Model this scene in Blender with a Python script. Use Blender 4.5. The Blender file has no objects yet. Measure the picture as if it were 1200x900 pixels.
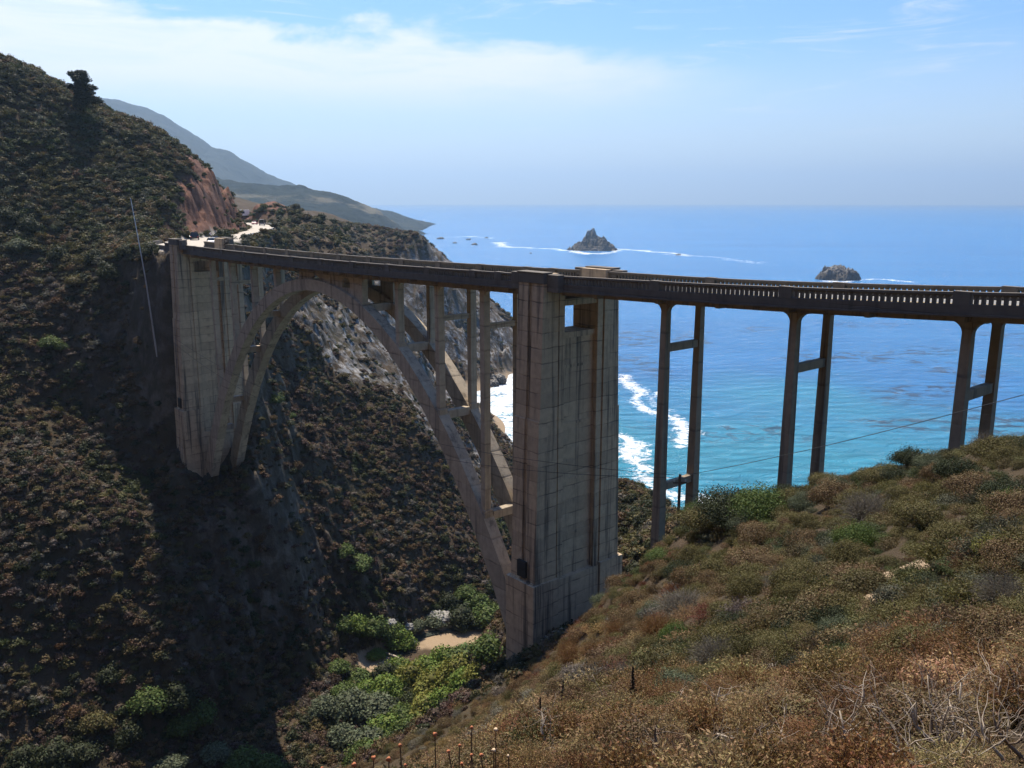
import bpy, bmesh, math, random
import numpy as np
from mathutils import Vector, Matrix
R = math.radians
S = bpy.context.scene
C = S.collection
rng = np.random.default_rng(7)
random.seed(7)

# ------------------------------------------------------------------ camera, sky, sun, exposure
CAM_H = 92.0                                   # metres above the sea
cd = bpy.data.cameras.new('camera'); cam = bpy.data.objects.new('camera', cd); C.objects.link(cam)
cam.location = (0, 0, CAM_H); cam.rotation_euler = (math.pi/2 - 0.2085, 0, 0)
cd.sensor_width = 36; cd.lens = 36*1012/1200; cd.clip_start = 0.2; cd.clip_end = 60000
S.camera = cam

SUN_AZ, SUN_EL = R(-20), R(59)                 # azimuth from +Y towards +X
sd = bpy.data.lights.new('sun', 'SUN'); sun = bpy.data.objects.new('sun', sd); C.objects.link(sun)
sd.energy = 5.0; sd.angle = R(0.6); sd.color = (1.0, 0.91, 0.77)
sdir = Vector((math.sin(SUN_AZ)*math.cos(SUN_EL), math.cos(SUN_AZ)*math.cos(SUN_EL), math.sin(SUN_EL)))
sun.rotation_euler = sdir.to_track_quat('Z', 'Y').to_euler()

W = bpy.data.worlds.new('World'); S.world = W; W.use_nodes = True
def nd(nt, typ, **k):
    n = nt.nodes.new(typ)
    for a, v in k.items():
        if a == 'i':
            for key, val in v.items(): n.inputs[key].default_value = val
        else: setattr(n, a, v)
    return n
def mathn(nt, op, a, b=None, c=None, clamp=False):
    n = nt.nodes.new('ShaderNodeMath'); n.operation = op; n.use_clamp = clamp
    for i, v in enumerate((a, b, c)):
        if v is None: continue
        if isinstance(v, (int, float)): n.inputs[i].default_value = v
        else: nt.links.new(v, n.inputs[i])
    return n.outputs[0]
def mixc(nt, f, a, b, mode='MIX'):
    n = nt.nodes.new('ShaderNodeMix'); n.data_type = 'RGBA'; n.blend_type = mode
    for i, v in ((0, f), (6, a), (7, b)):
        if isinstance(v, (int, float)): n.inputs[i].default_value = v
        elif isinstance(v, tuple): n.inputs[i].default_value = v if len(v) == 4 else v+(1,)
        else: nt.links.new(v, n.inputs[i])
    return n.outputs[2]
def ramp(nt, f, stops, interp='LINEAR'):
    n = nt.nodes.new('ShaderNodeValToRGB'); cr = n.color_ramp; cr.interpolation = interp
    while len(cr.elements) < len(stops): cr.elements.new(0.5)
    for e, (p, c) in zip(cr.elements, stops):
        e.position = p; e.color = (c, c, c, 1) if isinstance(c, (int, float)) else (c if len(c) == 4 else tuple(c)+(1,))
    nt.links.new(f, n.inputs[0]); return n.outputs[0]
def mrange(nt, v, a, b, c=0.0, d=1.0, smooth=True):
    n = nt.nodes.new('ShaderNodeMapRange'); n.interpolation_type = 'SMOOTHSTEP' if smooth else 'LINEAR'
    nt.links.new(v, n.inputs[0]); n.inputs[1].default_value = a; n.inputs[2].default_value = b
    n.inputs[3].default_value = c; n.inputs[4].default_value = d; return n.outputs[0]
def noise(nt, vec, scale, detail=4, rough=.55, dist=0.0, dim='3D'):
    n = nt.nodes.new('ShaderNodeTexNoise'); n.noise_dimensions = dim
    n.inputs['Scale'].default_value = scale; n.inputs['Detail'].default_value = detail
    n.inputs['Roughness'].default_value = rough; n.inputs['Distortion'].default_value = dist
    if vec is not None: nt.links.new(vec, n.inputs['Vector'])
    return n.outputs[0]
def mapping(nt, vec, scale=(1,1,1), rot=(0,0,0), loc=(0,0,0)):
    n = nt.nodes.new('ShaderNodeMapping'); nt.links.new(vec, n.inputs[0])
    n.inputs['Scale'].default_value = scale; n.inputs['Rotation'].default_value = rot; n.inputs['Location'].default_value = loc
    return n.outputs[0]

nt = W.node_tree; nt.nodes.clear()
sky = nd(nt, 'ShaderNodeTexSky', sky_type='NISHITA', sun_disc=False, sun_elevation=SUN_EL, sun_rotation=SUN_AZ,
         altitude=0, air_density=1.25, dust_density=.35, ozone_density=3.0)
tc = nd(nt, 'ShaderNodeTexCoord'); sx = nd(nt, 'ShaderNodeSeparateXYZ'); nt.links.new(tc.outputs['Generated'], sx.inputs[0])
# a thin bank of sea cloud over the hills, placed by direction in the sky
az = mathn(nt, 'ARCTAN2', sx.outputs[0], sx.outputs[1])
el = mathn(nt, 'ARCSINE', sx.outputs[2])
cv = nd(nt, 'ShaderNodeCombineXYZ'); nt.links.new(az, cv.inputs[0]); nt.links.new(mathn(nt, 'MULTIPLY', el, 3.2), cv.inputs[1])
n1 = noise(nt, cv.outputs[0], 3.2, 7, .58, .5)
n2 = noise(nt, mapping(nt, cv.outputs[0], (1, 1, 1), loc=(4.1, 2.2, 0)), 9.0, 5, .6)
nn = mathn(nt, 'ADD', mathn(nt, 'MULTIPLY', n1, .8), mathn(nt, 'MULTIPLY', n2, .25))
# the bank slopes down to the right: its upper edge falls and the whole thins out beyond az = 0.2
top = mathn(nt, 'ADD', mathn(nt, 'MULTIPLY', az, -0.085), 0.168)
top = mathn(nt, 'ADD', top, mathn(nt, 'MULTIPLY', mathn(nt, 'SUBTRACT', nn, .52), .17))
edge = mrange(nt, mathn(nt, 'SUBTRACT', top, el), -0.004, 0.018)
low = mrange(nt, el, 0.078, 0.135)
fade = mrange(nt, mathn(nt, 'ADD', az, mathn(nt, 'MULTIPLY', mathn(nt, 'SUBTRACT', nn, .52), .5)), 0.02, 0.30, 1, 0)
dens = mathn(nt, 'MULTIPLY', mathn(nt, 'MULTIPLY', edge, fade), mathn(nt, 'ADD', mathn(nt, 'MULTIPLY', low, .78), .10))
dens = mathn(nt, 'MULTIPLY', dens, mrange(nt, noise(nt, mapping(nt, cv.outputs[0], (1, 2.2, 1)), 7.0, 8, .68, .8), .28, .58, .80, 1.08))
wisp = mathn(nt, 'MULTIPLY', mrange(nt, noise(nt, mapping(nt, cv.outputs[0], (1, 2.6, 1), (0, 0, .25)), 5.0, 8, .66, 1.2), .50, .74, 0, .55), mrange(nt, el, .02, .16))
dens = mathn(nt, 'MAXIMUM', dens, wisp)
warm = mathn(nt, 'MULTIPLY', dens, 1.0, clamp=True)
hsv = nd(nt, 'ShaderNodeHueSaturation', i={'Hue': .5, 'Saturation': 1.25, 'Value': .78}); nt.links.new(sky.outputs[0], hsv.inputs['Color'])
tint = mixc(nt, 1.0, hsv.outputs[0], (.70, .85, 1.15), 'MULTIPLY')
tint = mixc(nt, mrange(nt, el, -.01, .17, .80, 0, False), tint, (4.9, 5.4, 6.2))
col = mixc(nt, warm, tint, (5.9, 6.0, 6.2))
bg = nd(nt, 'ShaderNodeBackground', i={'Strength': 0.105}); nt.links.new(col, bg.inputs[0])
wo = nd(nt, 'ShaderNodeOutputWorld'); nt.links.new(bg.outputs[0], wo.inputs[0])

vs = S.view_settings; vs.view_transform = 'Standard'; vs.look = 'None'; vs.gamma = 1; vs.use_curve_mapping = False
vs.exposure = 0.72
S.cycles.use_denoising = True
S.cycles.max_bounces = 6; S.cycles.diffuse_bounces = 3; S.cycles.glossy_bounces = 2; S.cycles.transmission_bounces = 3
S.cycles.transparent_max_bounces = 6; S.cycles.volume_bounces = 0
S.cycles.caustics_reflective = False; S.cycles.caustics_refractive = False

# ------------------------------------------------------------------ helpers
def link(name, me, mat=None, parent=None):
    o = bpy.data.objects.new(name, me); C.objects.link(o)
    if mat is not None and me is not None and len(me.materials) == 0: me.materials.append(mat)
    if parent is not None: o.parent = parent
    return o
def tag(o, label=None, cat=None, group=None, kind=None):
    if label: o['label'] = label
    if cat: o['category'] = cat
    if group: o['group'] = group
    if kind: o['kind'] = kind
    return o
def empty(name, loc, rz=0.0):
    o = bpy.data.objects.new(name, None); C.objects.link(o); o.location = loc; o.rotation_euler = (0, 0, rz); return o
def np_mesh(name, V, Fq, smooth=False):
    me = bpy.data.meshes.new(name); V = np.asarray(V, np.float32); Fq = np.asarray(Fq, np.int32); k = Fq.shape[1]
    me.vertices.add(len(V)); me.vertices.foreach_set('co', V.ravel())
    me.loops.add(Fq.size); me.loops.foreach_set('vertex_index', Fq.ravel())
    me.polygons.add(len(Fq)); me.polygons.foreach_set('loop_start', np.arange(0, Fq.size, k, dtype=np.int32))
    me.polygons.foreach_set('loop_total', np.full(len(Fq), k, np.int32))
    if smooth: me.polygons.foreach_set('use_smooth', np.ones(len(Fq), bool))
    me.update(calc_edges=True); return me
def fattr(me, name, vals, dom='POINT', typ='FLOAT'):
    a = me.attributes.new(name, typ, dom)
    a.data.foreach_set({'FLOAT': 'value', 'INT': 'value', 'FLOAT_VECTOR': 'vector', 'FLOAT_COLOR': 'color'}[typ], np.ascontiguousarray(vals, np.int32 if typ == 'INT' else np.float32).ravel())
class MB:
    """collects boxes, bars and tubes, then links them as one mesh"""
    def __init__(s): s.v = []; s.f = []
    def hexa(s, p):
        b = len(s.v); s.v += [tuple(q) for q in p]
        s.f += [tuple(b+i for i in q) for q in ((3,2,1,0),(4,5,6,7),(0,1,5,4),(1,2,6,5),(2,3,7,6),(3,0,4,7))]
    def box(s, x0, x1, y0, y1, z0, z1):
        s.hexa([(x0,y0,z0),(x1,y0,z0),(x1,y1,z0),(x0,y1,z0),(x0,y0,z1),(x1,y0,z1),(x1,y1,z1),(x0,y1,z1)])
    def frus(s, c0, a0, b0, c1, a1, b1):
        s.hexa([(c0[0]-a0,c0[1]-b0,c0[2]),(c0[0]+a0,c0[1]-b0,c0[2]),(c0[0]+a0,c0[1]+b0,c0[2]),(c0[0]-a0,c0[1]+b0,c0[2]),
                (c1[0]-a1,c1[1]-b1,c1[2]),(c1[0]+a1,c1[1]-b1,c1[2]),(c1[0]+a1,c1[1]+b1,c1[2]),(c1[0]-a1,c1[1]+b1,c1[2])])
    def prism(s, poly, axis, a, b):
        """polygon in the plane normal to axis (0: y,z; 1: x,z; 2: x,y), extruded from a to b"""
        n = len(poly); k = len(s.v)
        def P(q, t): return (t, q[0], q[1]) if axis == 0 else ((q[0], t, q[1]) if axis == 1 else (q[0], q[1], t))
        s.v += [P(q, a) for q in poly] + [P(q, b) for q in poly]
        s.f.append(tuple(k+i for i in range(n))[::-1]); s.f.append(tuple(k+n+i for i in range(n)))
        for i in range(n): j = (i+1) % n; s.f.append((k+i, k+j, k+n+j, k+n+i))
    def tube(s, pts, rad, n=6, cap=True):
        pts = [Vector(p) for p in pts]; k = len(s.v); ref = Vector((.31, .17, .93))
        for i, p in enumerate(pts):
            d = (pts[min(i+1, len(pts)-1)] - pts[max(i-1, 0)]).normalized()
            a = d.cross(ref); a = a.normalized() if a.length > .05 else d.cross(Vector((1,0,0))).normalized(); b = d.cross(a)
            r = rad[i] if hasattr(rad, '__len__') else rad
            for j in range(n):
                t = 2*math.pi*j/n; s.v.append(tuple(p + (a*math.cos(t) + b*math.sin(t))*r))
        for i in range(len(pts)-1):
            for j in range(n):
                q = (j+1) % n; s.f.append((k+i*n+j, k+i*n+q, k+(i+1)*n+q, k+(i+1)*n+j))
        if cap: s.f.append(tuple(k+j for j in range(n))[::-1]); s.f.append(tuple(k+(len(pts)-1)*n+j for j in range(n)))
    def mesh(s, name, bevel=0.0, smooth=False):
        me = bpy.data.meshes.new(name); me.from_pydata(s.v, [], s.f)
        bm = bmesh.new(); bm.from_mesh(me); bmesh.ops.recalc_face_normals(bm, faces=bm.faces)
        if bevel: bmesh.ops.bevel(bm, geom=list(bm.edges), offset=bevel, segments=1, affect='EDGES', clamp_overlap=True)
        if smooth:
            for f in bm.faces: f.smooth = True
        bm.to_mesh(me); bm.free(); return me
    def build(s, name, mat, parent=None, bevel=0.0, smooth=False): return link(name, s.mesh(name, bevel, smooth), mat, parent)
def smooth(e0, e1, x):
    t = np.clip((x-e0)/(e1-e0), 0, 1); return t*t*(3-2*t)
def vnoise(x, y, seed=0):
    xi = np.floor(x).astype(np.int64); yi = np.floor(y).astype(np.int64); fx = x-xi; fy = y-yi
    fx = fx*fx*fx*(fx*(fx*6-15)+10); fy = fy*fy*fy*(fy*(fy*6-15)+10)
    def h(i, j):
        n = (i*374761393 + j*668265263 + seed*974711) & 0xffffffff
        n = ((n ^ (n >> 13))*1274126177) & 0xffffffff; n = ((n ^ (n >> 16))*2246822519) & 0xffffffff
        return ((n ^ (n >> 15)) & 0xffff)/32767.5-1
    return (h(xi,yi)*(1-fx)+h(xi+1,yi)*fx)*(1-fy)+(h(xi,yi+1)*(1-fx)+h(xi+1,yi+1)*fx)*fy
def fbm(x, y, wl, octs=4, seed=0, gain=.5):
    o = np.zeros_like(x); a = 1.0
    for k in range(octs):
        c, s_ = math.cos(.6*k+.3), math.sin(.6*k+.3)
        o += a*vnoise((x*c-y*s_)/wl+17.3*k, (x*s_+y*c)/wl-9.1*k, seed+k); wl /= 2.03; a *= gain
    return o

# ------------------------------------------------------------------ materials
def newmat(name):
    m = bpy.data.materials.new(name); m.use_nodes = True; nt = m.node_tree; nt.nodes.clear()
    out = nt.nodes.new('ShaderNodeOutputMaterial'); b = nt.nodes.new('ShaderNodeBsdfPrincipled'); nt.links.new(b.outputs[0], out.inputs[0])
    return m, nt, b
def plain(name, col, rough=.6, metal=0.0, var=.12, scale=3.0):
    m, nt, b = newmat(name); t = nt.nodes.new('ShaderNodeTexCoord')
    n = noise(nt, t.outputs['Object'], scale, 4)
    c = mixc(nt, n, tuple(x*(1-var) for x in col), tuple(min(1, x*(1+var)) for x in col))
    nt.links.new(c, b.inputs['Base Color']); b.inputs['Roughness'].default_value = rough; b.inputs['Metallic'].default_value = metal
    return m
def bump(nt, b, h, strength=.5, dist=.1):
    n = nt.nodes.new('ShaderNodeBump'); n.inputs['Strength'].default_value = strength; n.inputs['Distance'].default_value = dist
    nt.links.new(h, n.inputs['Height']); nt.links.new(n.outputs[0], b.inputs['Normal'])
def concrete(name, c0, c1, lift=1.5, stain=.55):
    m, nt, b = newmat(name); t = nt.nodes.new('ShaderNodeTexCoord'); o = t.outputs['Object']
    big = noise(nt, o, .22, 5, .65); mid = noise(nt, o, 1.3, 6, .65)
    c = mixc(nt, big, c0, c1)
    c = mixc(nt, mrange(nt, mid, .35, .7, 0, .5), c, tuple(x*.68 for x in c1))
    s_ = nt.nodes.new('ShaderNodeSeparateXYZ'); nt.links.new(o, s_.inputs[0])
    zw = mathn(nt, 'ADD', s_.outputs[2], mathn(nt, 'MULTIPLY', noise(nt, o, .5, 3), .35))
    # pour joints every lift metres: a thin dark irregular line with drips under it
    fr = mathn(nt, 'FRACT', mathn(nt, 'DIVIDE', zw, lift))
    j = mathn(nt, 'MAXIMUM', mrange(nt, fr, .0, .09, 1, 0), mrange(nt, fr, .965, 1.0))
    drip = mathn(nt, 'MULTIPLY', mrange(nt, fr, .45, 1.0), mrange(nt, noise(nt, mapping(nt, o, (2.2, 2.2, .12)), 1.0, 5, .7), .5, .72))
    jn = mathn(nt, 'MULTIPLY', j, mrange(nt, noise(nt, mapping(nt, o, (.5, .5, .9)), .8, 4), .36, .66))
    c = mixc(nt, mathn(nt, 'MULTIPLY', jn, stain), c, (.035, .028, .022))
    c = mixc(nt, mathn(nt, 'MULTIPLY', drip, stain*.7), c, (.06, .048, .038))
    # every lift was poured from a slightly different mix
    wn = nt.nodes.new('ShaderNodeTexWhiteNoise'); wn.noise_dimensions = '1D'; nt.links.new(mathn(nt, 'FLOOR', mathn(nt, 'DIVIDE', zw, lift)), wn.inputs['W'])
    c = mixc(nt, mrange(nt, wn.outputs['Value'], .45, 1, 0, .42, False), c, tuple(x*.55 for x in c1))
    # board marks
    brd = mathn(nt, 'FRACT', mathn(nt, 'MULTIPLY', s_.outputs[2], 5.0))
    # long weather streaks
    st = noise(nt, mapping(nt, o, (1.1, 1.1, .045)), 1.0, 6, .7)
    c = mixc(nt, mrange(nt, st, .50, .66, 0, stain), c, (.045, .038, .032))
    c = mixc(nt, mrange(nt, st, .42, .25, 0, .28), c, tuple(min(1, x*1.5) for x in c1))
    nt.links.new(c, b.inputs['Base Color']); b.inputs['Roughness'].default_value = .88
    h = mathn(nt, 'ADD', mathn(nt, 'MULTIPLY', mid, .6), mathn(nt, 'ADD', mathn(nt, 'MULTIPLY', brd, .12), mathn(nt, 'MULTIPLY', j, -.5)))
    bump(nt, b, h, .55, .06)
    return m
M = {}
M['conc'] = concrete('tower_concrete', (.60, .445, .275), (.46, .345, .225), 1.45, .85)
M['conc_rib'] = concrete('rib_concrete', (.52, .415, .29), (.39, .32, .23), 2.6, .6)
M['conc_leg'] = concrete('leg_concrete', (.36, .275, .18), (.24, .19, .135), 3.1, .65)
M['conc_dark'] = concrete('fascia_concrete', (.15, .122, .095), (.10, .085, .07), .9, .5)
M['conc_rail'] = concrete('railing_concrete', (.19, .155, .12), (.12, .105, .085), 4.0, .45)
M['sign_and_shade_black'] = plain('sign_and_opening_shade', (.02, .018, .016), .9)  # near-black for the sign panel and for painted shade in tower openings
M['asphalt'] = plain('road_asphalt', (.20, .195, .185), .9, var=.25, scale=1.5)
M['gravel'] = plain('gravel_shoulder', (.46, .41, .34), .95, var=.2, scale=.8)
M['white_line'] = plain('road_paint', (.75, .74, .7), .7)
M['yellow_line'] = plain('yellow_road_paint', (.6, .4, .05), .7)
M['wood_pole'] = plain('weathered_pole_wood', (.09, .065, .045), .9, var=.3, scale=6)
M['steel'] = plain('galvanised_steel', (.5, .5, .5), .5, .6)
M['wire'] = plain('black_wire', (.02, .02, .02), .6)
M['paint_white'] = plain('white_car_paint', (.78, .78, .78), .25, var=.02)
M['paint_black'] = plain('black_car_paint', (.012, .013, .016), .2, var=.05)
M['paint_red'] = plain('glare_tinted_red_car_paint', (.42, .05, .13), .25, var=.05)  # red paint with a pink glare tint mixed into the colour
M['paint_grey'] = plain('grey_van_paint', (.32, .31, .29), .3, var=.05)
M['paint_blue'] = plain('dark_blue_car_paint', (.02, .03, .07), .22, var=.05)
M['car_glass'] = plain('car_window_glass', (.02, .025, .03), .06)
M['tyre'] = plain('tyre_rubber', (.015, .015, .015), .85)
M['rim'] = plain('wheel_rim', (.45, .45, .46), .35, .8)
M['lamp_red'] = plain('tail_lamp', (.35, .02, .02), .3)
M['lamp_clear'] = plain('head_lamp', (.7, .7, .68), .15)

def leaf_mat(name, tint=None, var=.45, rough=.75, trans=.25):
    """foliage: colour from the instance or from the object, varied per leaf, with crown light and shade painted in"""
    m, nt, b = newmat(name)
    if tint is None:
        a = nt.nodes.new('ShaderNodeAttribute'); a.attribute_type = 'INSTANCER'; a.attribute_name = 'col'; c = a.outputs['Color']
    else:
        r_ = nt.nodes.new('ShaderNodeRGB'); r_.outputs[0].default_value = tint+(1,); c = r_.outputs[0]
    v = nt.nodes.new('ShaderNodeAttribute'); v.attribute_name = 'tone_shade'
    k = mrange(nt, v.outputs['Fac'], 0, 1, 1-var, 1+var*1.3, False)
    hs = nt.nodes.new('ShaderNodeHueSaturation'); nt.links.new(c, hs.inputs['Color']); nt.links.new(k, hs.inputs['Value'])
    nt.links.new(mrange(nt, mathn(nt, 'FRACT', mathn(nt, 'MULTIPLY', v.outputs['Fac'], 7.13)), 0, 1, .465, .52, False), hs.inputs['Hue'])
    nt.links.new(hs.outputs[0], b.inputs['Base Color']); b.inputs['Roughness'].default_value = rough
    b.inputs['Specular IOR Level'].default_value = .3
    if trans:
        tr = nt.nodes.new('ShaderNodeBsdfTranslucent'); nt.links.new(hs.outputs[0], tr.inputs[0])
        mx = nt.nodes.new('ShaderNodeMixShader'); mx.inputs[0].default_value = trans
        nt.links.new(b.outputs[0], mx.inputs[1]); nt.links.new(tr.outputs[0], mx.inputs[2])
        nt.links.new(mx.outputs[0], [n for n in nt.nodes if n.type == 'OUTPUT_MATERIAL'][0].inputs[0])
    return m
M['leaf'] = leaf_mat('scrub_foliage', var=.34)
M['twig'] = plain('grey_brown_twigs', (.12, .085, .06), .85, var=.3)
M['bark'] = plain('dark_bark', (.05, .035, .025), .9, var=.3)
M['dead'] = plain('bleached_dead_wood', (.34, .275, .205), .8, var=.28, scale=9)
M['dead_dark'] = plain('dark_dead_wood', (.16, .115, .08), .85, var=.35, scale=9)

# ------------------------------------------------------------------ terrain: spot heights (x, y, z), blended and roughened
SPOT = np.array([0.0,-15.0,90.0, 30.0,-15.0,96.0, -30.0,-15.0,80.0, -30.0,10.0,72.0, -25.0,22.0,60.0, 40.0,5.0,90.0, 60.0,0.0,96.0, 48.0,29.0,81.5, 70.0,20.0,84.0, 0.0,-60.0,112.0, 60.0,-60.0,120.0, -60.0,-60.0,100.0, -200.0,-150.0,290.0, -110.0,-120.0,190.0, -350.0,0.0,300.0, 0.0,-170.0,190.0, -400.0,-300.0,420.0, 120.0,-150.0,190.0, -130.0,-20.0,95.0, -250.0,40.0,120.0, 16.3,26.0,82.3, 27.7,45.0,79.2, 23.7,45.0,78.5, 19.9,48.0,76.0, 13.4,32.0,79.4, 16.0,57.0,70.9, 12.0,42.0,74.1, 7.7,36.0,74.6, 10.6,59.0,66.5, 7.1,66.0,58.8, 4.5,42.0,68.7, 2.5,71.0,50.7, 0.0,68.0,48.6, 0.0,35.0,68.8, -3.4,55.0,52.7, -6.4,50.0,55.3, -9.9,52.0,52.2, 18.2,140.0,46.1, 20.3,122.0,49.1, 21.7,104.0,52.9, 16.5,108.0,47.1, 18.2,125.0,45.6, 12.8,92.0,46.8, 35.0,72.0,48.0, 55.0,90.0,30.0, 75.0,100.0,12.0, 90.0,120.0,-4.0, 60.0,60.0,58.0, 90.0,60.0,40.0, 45.0,110.0,22.0, 60.0,140.0,-2.0, 35.0,160.0,12.0, 40.0,190.0,-3.0, 25.0,200.0,6.0, 120.0,60.0,10.0, 140.0,100.0,-12.0, 110.0,160.0,-12.0, 60.0,250.0,-8.0, 150.0,250.0,-20.0, 300.0,300.0,-30.0, 30.0,330.0,-4.0, 200.0,0.0,40.0, 260.0,60.0,-10.0, 120.0,0.0,85.0, 14.0,230.0,1.5, 20.0,270.0,0.5, -6.6,83.0,38.5, -0.9,81.0,44.6, -8.3,75.0,41.2, -21.7,168.0,1.3, -7.4,172.0,1.2, -31.1,160.0,3.4, -24.2,138.0,4.0, -40.5,122.0,8.2, -53.3,121.0,11.9, -61.6,111.0,14.4, -71.9,108.0,16.5, -28.9,118.0,6.5, -10.4,160.0,1.5, -11.8,135.0,7.5, -110.0,95.0,20.0, -150.0,70.0,28.0, -200.0,60.0,55.0, 2.0,200.0,2.5, -40.0,60.0,40.0, -60.0,40.0,52.0, -90.0,10.0,75.0, -40.0,85.0,16.0, -25.0,100.0,12.0, -100.0,55.0,35.0, -6.0,104.0,17.0, -3.0,112.0,15.0, -14.0,95.0,20.0, -46.7,127.0,10.2, -50.1,133.0,20.7, -56.4,136.0,27.7, -67.3,140.0,38.5, -79.8,143.0,45.1, -90.0,146.0,48.8, -67.9,126.0,23.7, -79.3,124.0,32.0, -54.7,126.0,19.2, -75.2,115.0,22.8, -52.6,145.0,31.7, -51.1,139.0,24.7, -72.1,157.0,50.6, -65.1,150.0,42.8, -59.9,143.0,35.7, -81.8,161.0,52.9, -45.4,140.0,14.5, -44.3,150.0,27.9, -99.6,166.0,65.4, -111.7,192.0,89.4, -128.2,228.0,125.2, -118.0,232.0,120.6, -112.8,232.0,117.7, -106.4,234.0,114.7, -91.7,240.0,105.4, -85.1,246.0,99.6, -96.9,200.0,89.3, -78.4,178.0,81.1, -95.8,180.0,75.7, -87.8,169.0,64.9, -75.1,167.0,65.2, -79.1,204.0,89.3, -77.2,252.0,85.5, -80.8,250.0,93.9, -75.4,196.0,85.3, -75.3,215.0,86.0, -190.0,150.0,90.0, -250.0,200.0,130.0, -300.0,120.0,120.0, -160.0,330.0,118.0, -220.0,330.0,140.0, -135.0,320.0,104.0, -125.0,345.0,88.0, -400.0,300.0,200.0, -52.1,150.0,40.6, -47.1,152.0,42.5, -59.7,150.2,41.0, -63.2,151.2,45.0, -66.8,154.7,48.0, -46.7,161.2,44.0, -50.2,166.1,56.0, -54.0,155.0,41.0, -57.8,178.0,78.0, 10.0,415.0,-7.0, 32.0,425.0,-8.0, 60.0,420.0,-10.0, 45.0,470.0,-12.0, 60.0,350.0,-8.0, 100.0,450.0,-15.0, -62.0,165.0,83.0, -67.0,172.0,83.0, -75.0,182.0,83.5, -66.9,178.0,83.8, -64.8,190.0,84.4, -73.9,245.0,84.5, -91.7,320.0,84.8, -91.4,335.0,84.3, -64.9,205.0,84.4, -115.9,388.0,85.7, -53.5,196.0,50.5, -49.7,170.0,43.6, -40.4,222.0,45.0, -26.2,214.0,35.6, -38.2,184.0,27.7, -13.3,214.0,21.8, -9.1,192.0,12.2, -27.4,172.0,12.7, -39.1,160.0,16.4, -59.8,224.0,67.3, -63.1,214.0,74.7, -104.3,388.0,92.3, -98.4,385.0,89.4, -112.0,396.0,88.6, -85.7,368.0,86.4, -68.8,345.0,82.1, -70.9,290.0,77.0, -92.4,352.0,83.3, -55.1,280.0,69.3, -52.3,318.0,72.5, -44.4,300.0,61.8, -34.8,290.0,45.5, -22.3,275.0,28.1, -31.7,262.0,39.3, -7.9,255.0,16.6, -4.4,285.0,16.8, -3.1,245.0,6.4, -20.0,330.0,10.0, 0.0,300.0,3.0, -15.0,390.0,-2.0, -45.0,400.0,3.0, 10.0,420.0,-6.0, -89.2,470.0,76.3, -70.1,480.0,75.0, -51.4,480.0,74.1, -42.3,480.0,62.5, -32.8,475.0,48.0, -21.0,470.0,29.8, -9.3,465.0,11.7, -4.6,462.0,2.8, -50.0,560.0,60.0, -30.0,600.0,-5.0, -110.0,560.0,76.0, 30.0,480.0,-8.0, 20.0,600.0,-10.0, -100.0,650.0,70.0, -150.0,480.0,82.0, -200.0,500.0,92.0, -300.0,500.0,140.0, -70.0,700.0,-5.0, -180.0,700.0,75.0, -300.0,800.0,90.0, 100.0,600.0,-20.0, -150.0,900.0,-5.0, 0.0,900.0,-20.0, -60.0,430.0,40.0, -120.0,430.0,70.0, 0.0,0.0,88.6, -8.0,2.0,85.0, 10.0,0.0,90.3, 3.0,4.5,88.5, 5.2,8.0,87.1, 9.0,14.0,85.2, 9.1,18.5,83.2, 4.8,11.0,85.2, 3.7,17.0,81.9, 2.3,21.0,79.2, 0.4,6.0,87.2, -1.2,5.0,87.4, -3.0,5.5,86.2, -6.0,7.0,83.0, -12.0,8.0,79.5, 0.6,10.5,84.8, -2.0,13.0,82.0, -4.0,22.0,74.5, -14.0,20.0,68.5, 12.0,8.0,88.6, 13.0,18.0,85.2], float).reshape(-1, 3)  # unseen hills behind the camera are raised to block low sky light
ROADZ = CAM_H-8.75
BA0 = .7032
RP = [(-57.2,158.8,4.2),(-62,166,5),(-67,178,7),(-69,195,7),(-71.5,240,4.5),(-81,290,5),(-98,328,8),(-110,357,6),(-128,384,6),(-170,400,6)]
def _mq(dx, dy): return np.sqrt(dx*dx+dy*dy+9.0)
_X, _Y, _Z = SPOT.T; _n = len(SPOT)
_A = np.zeros((_n+3, _n+3)); _A[:_n,:_n] = -_mq(_X[:,None]-_X, _Y[:,None]-_Y)+np.eye(_n)*.15
_A[:_n,_n] = 1; _A[:_n,_n+1] = _X/100; _A[:_n,_n+2] = _Y/100; _A[_n:,:_n] = _A[:_n,_n:].T
_w = np.linalg.solve(_A, np.r_[_Z, 0, 0, 0])
def road_dist(x, y):
    best = np.full(x.shape, 1e9)
    for a, b in zip(RP[:-1], RP[1:]):
        dx, dy = b[0]-a[0], b[1]-a[1]; t = np.clip(((x-a[0])*dx+(y-a[1])*dy)/(dx*dx+dy*dy), 0, 1)
        best = np.minimum(best, np.hypot(x-a[0]-t*dx, y-a[1]-t*dy)-(a[2]+t*(b[2]-a[2])))
    return best
def ground0(x, y):
    sh = x.shape; x = x.ravel(); y = y.ravel(); o = np.empty_like(x)
    for i in range(0, len(x), 40000):
        xx, yy = x[i:i+40000], y[i:i+40000]
        o[i:i+40000] = -_mq(xx[:,None]-_X, yy[:,None]-_Y)@_w[:_n]+_w[_n]+_w[_n+1]*xx/100+_w[_n+2]*yy/100
    rd = road_dist(x, y)
    c_, s_ = math.cos(BA0), math.sin(BA0); ub = -(x-11.98)*s_+(y-77.22)*c_
    k = (1-np.where(o > ROADZ, smooth(0, 6.5, rd), smooth(0, 5, rd)))*smooth(107.2, 109.5, ub)
    o = o*(1-k)+ROADZ*k
    fl = (x > -75) & (x < 16) & (y > 95) & (y < 262)
    return np.where(fl & (o < 1.3), 1.3, o).reshape(sh)
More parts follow.
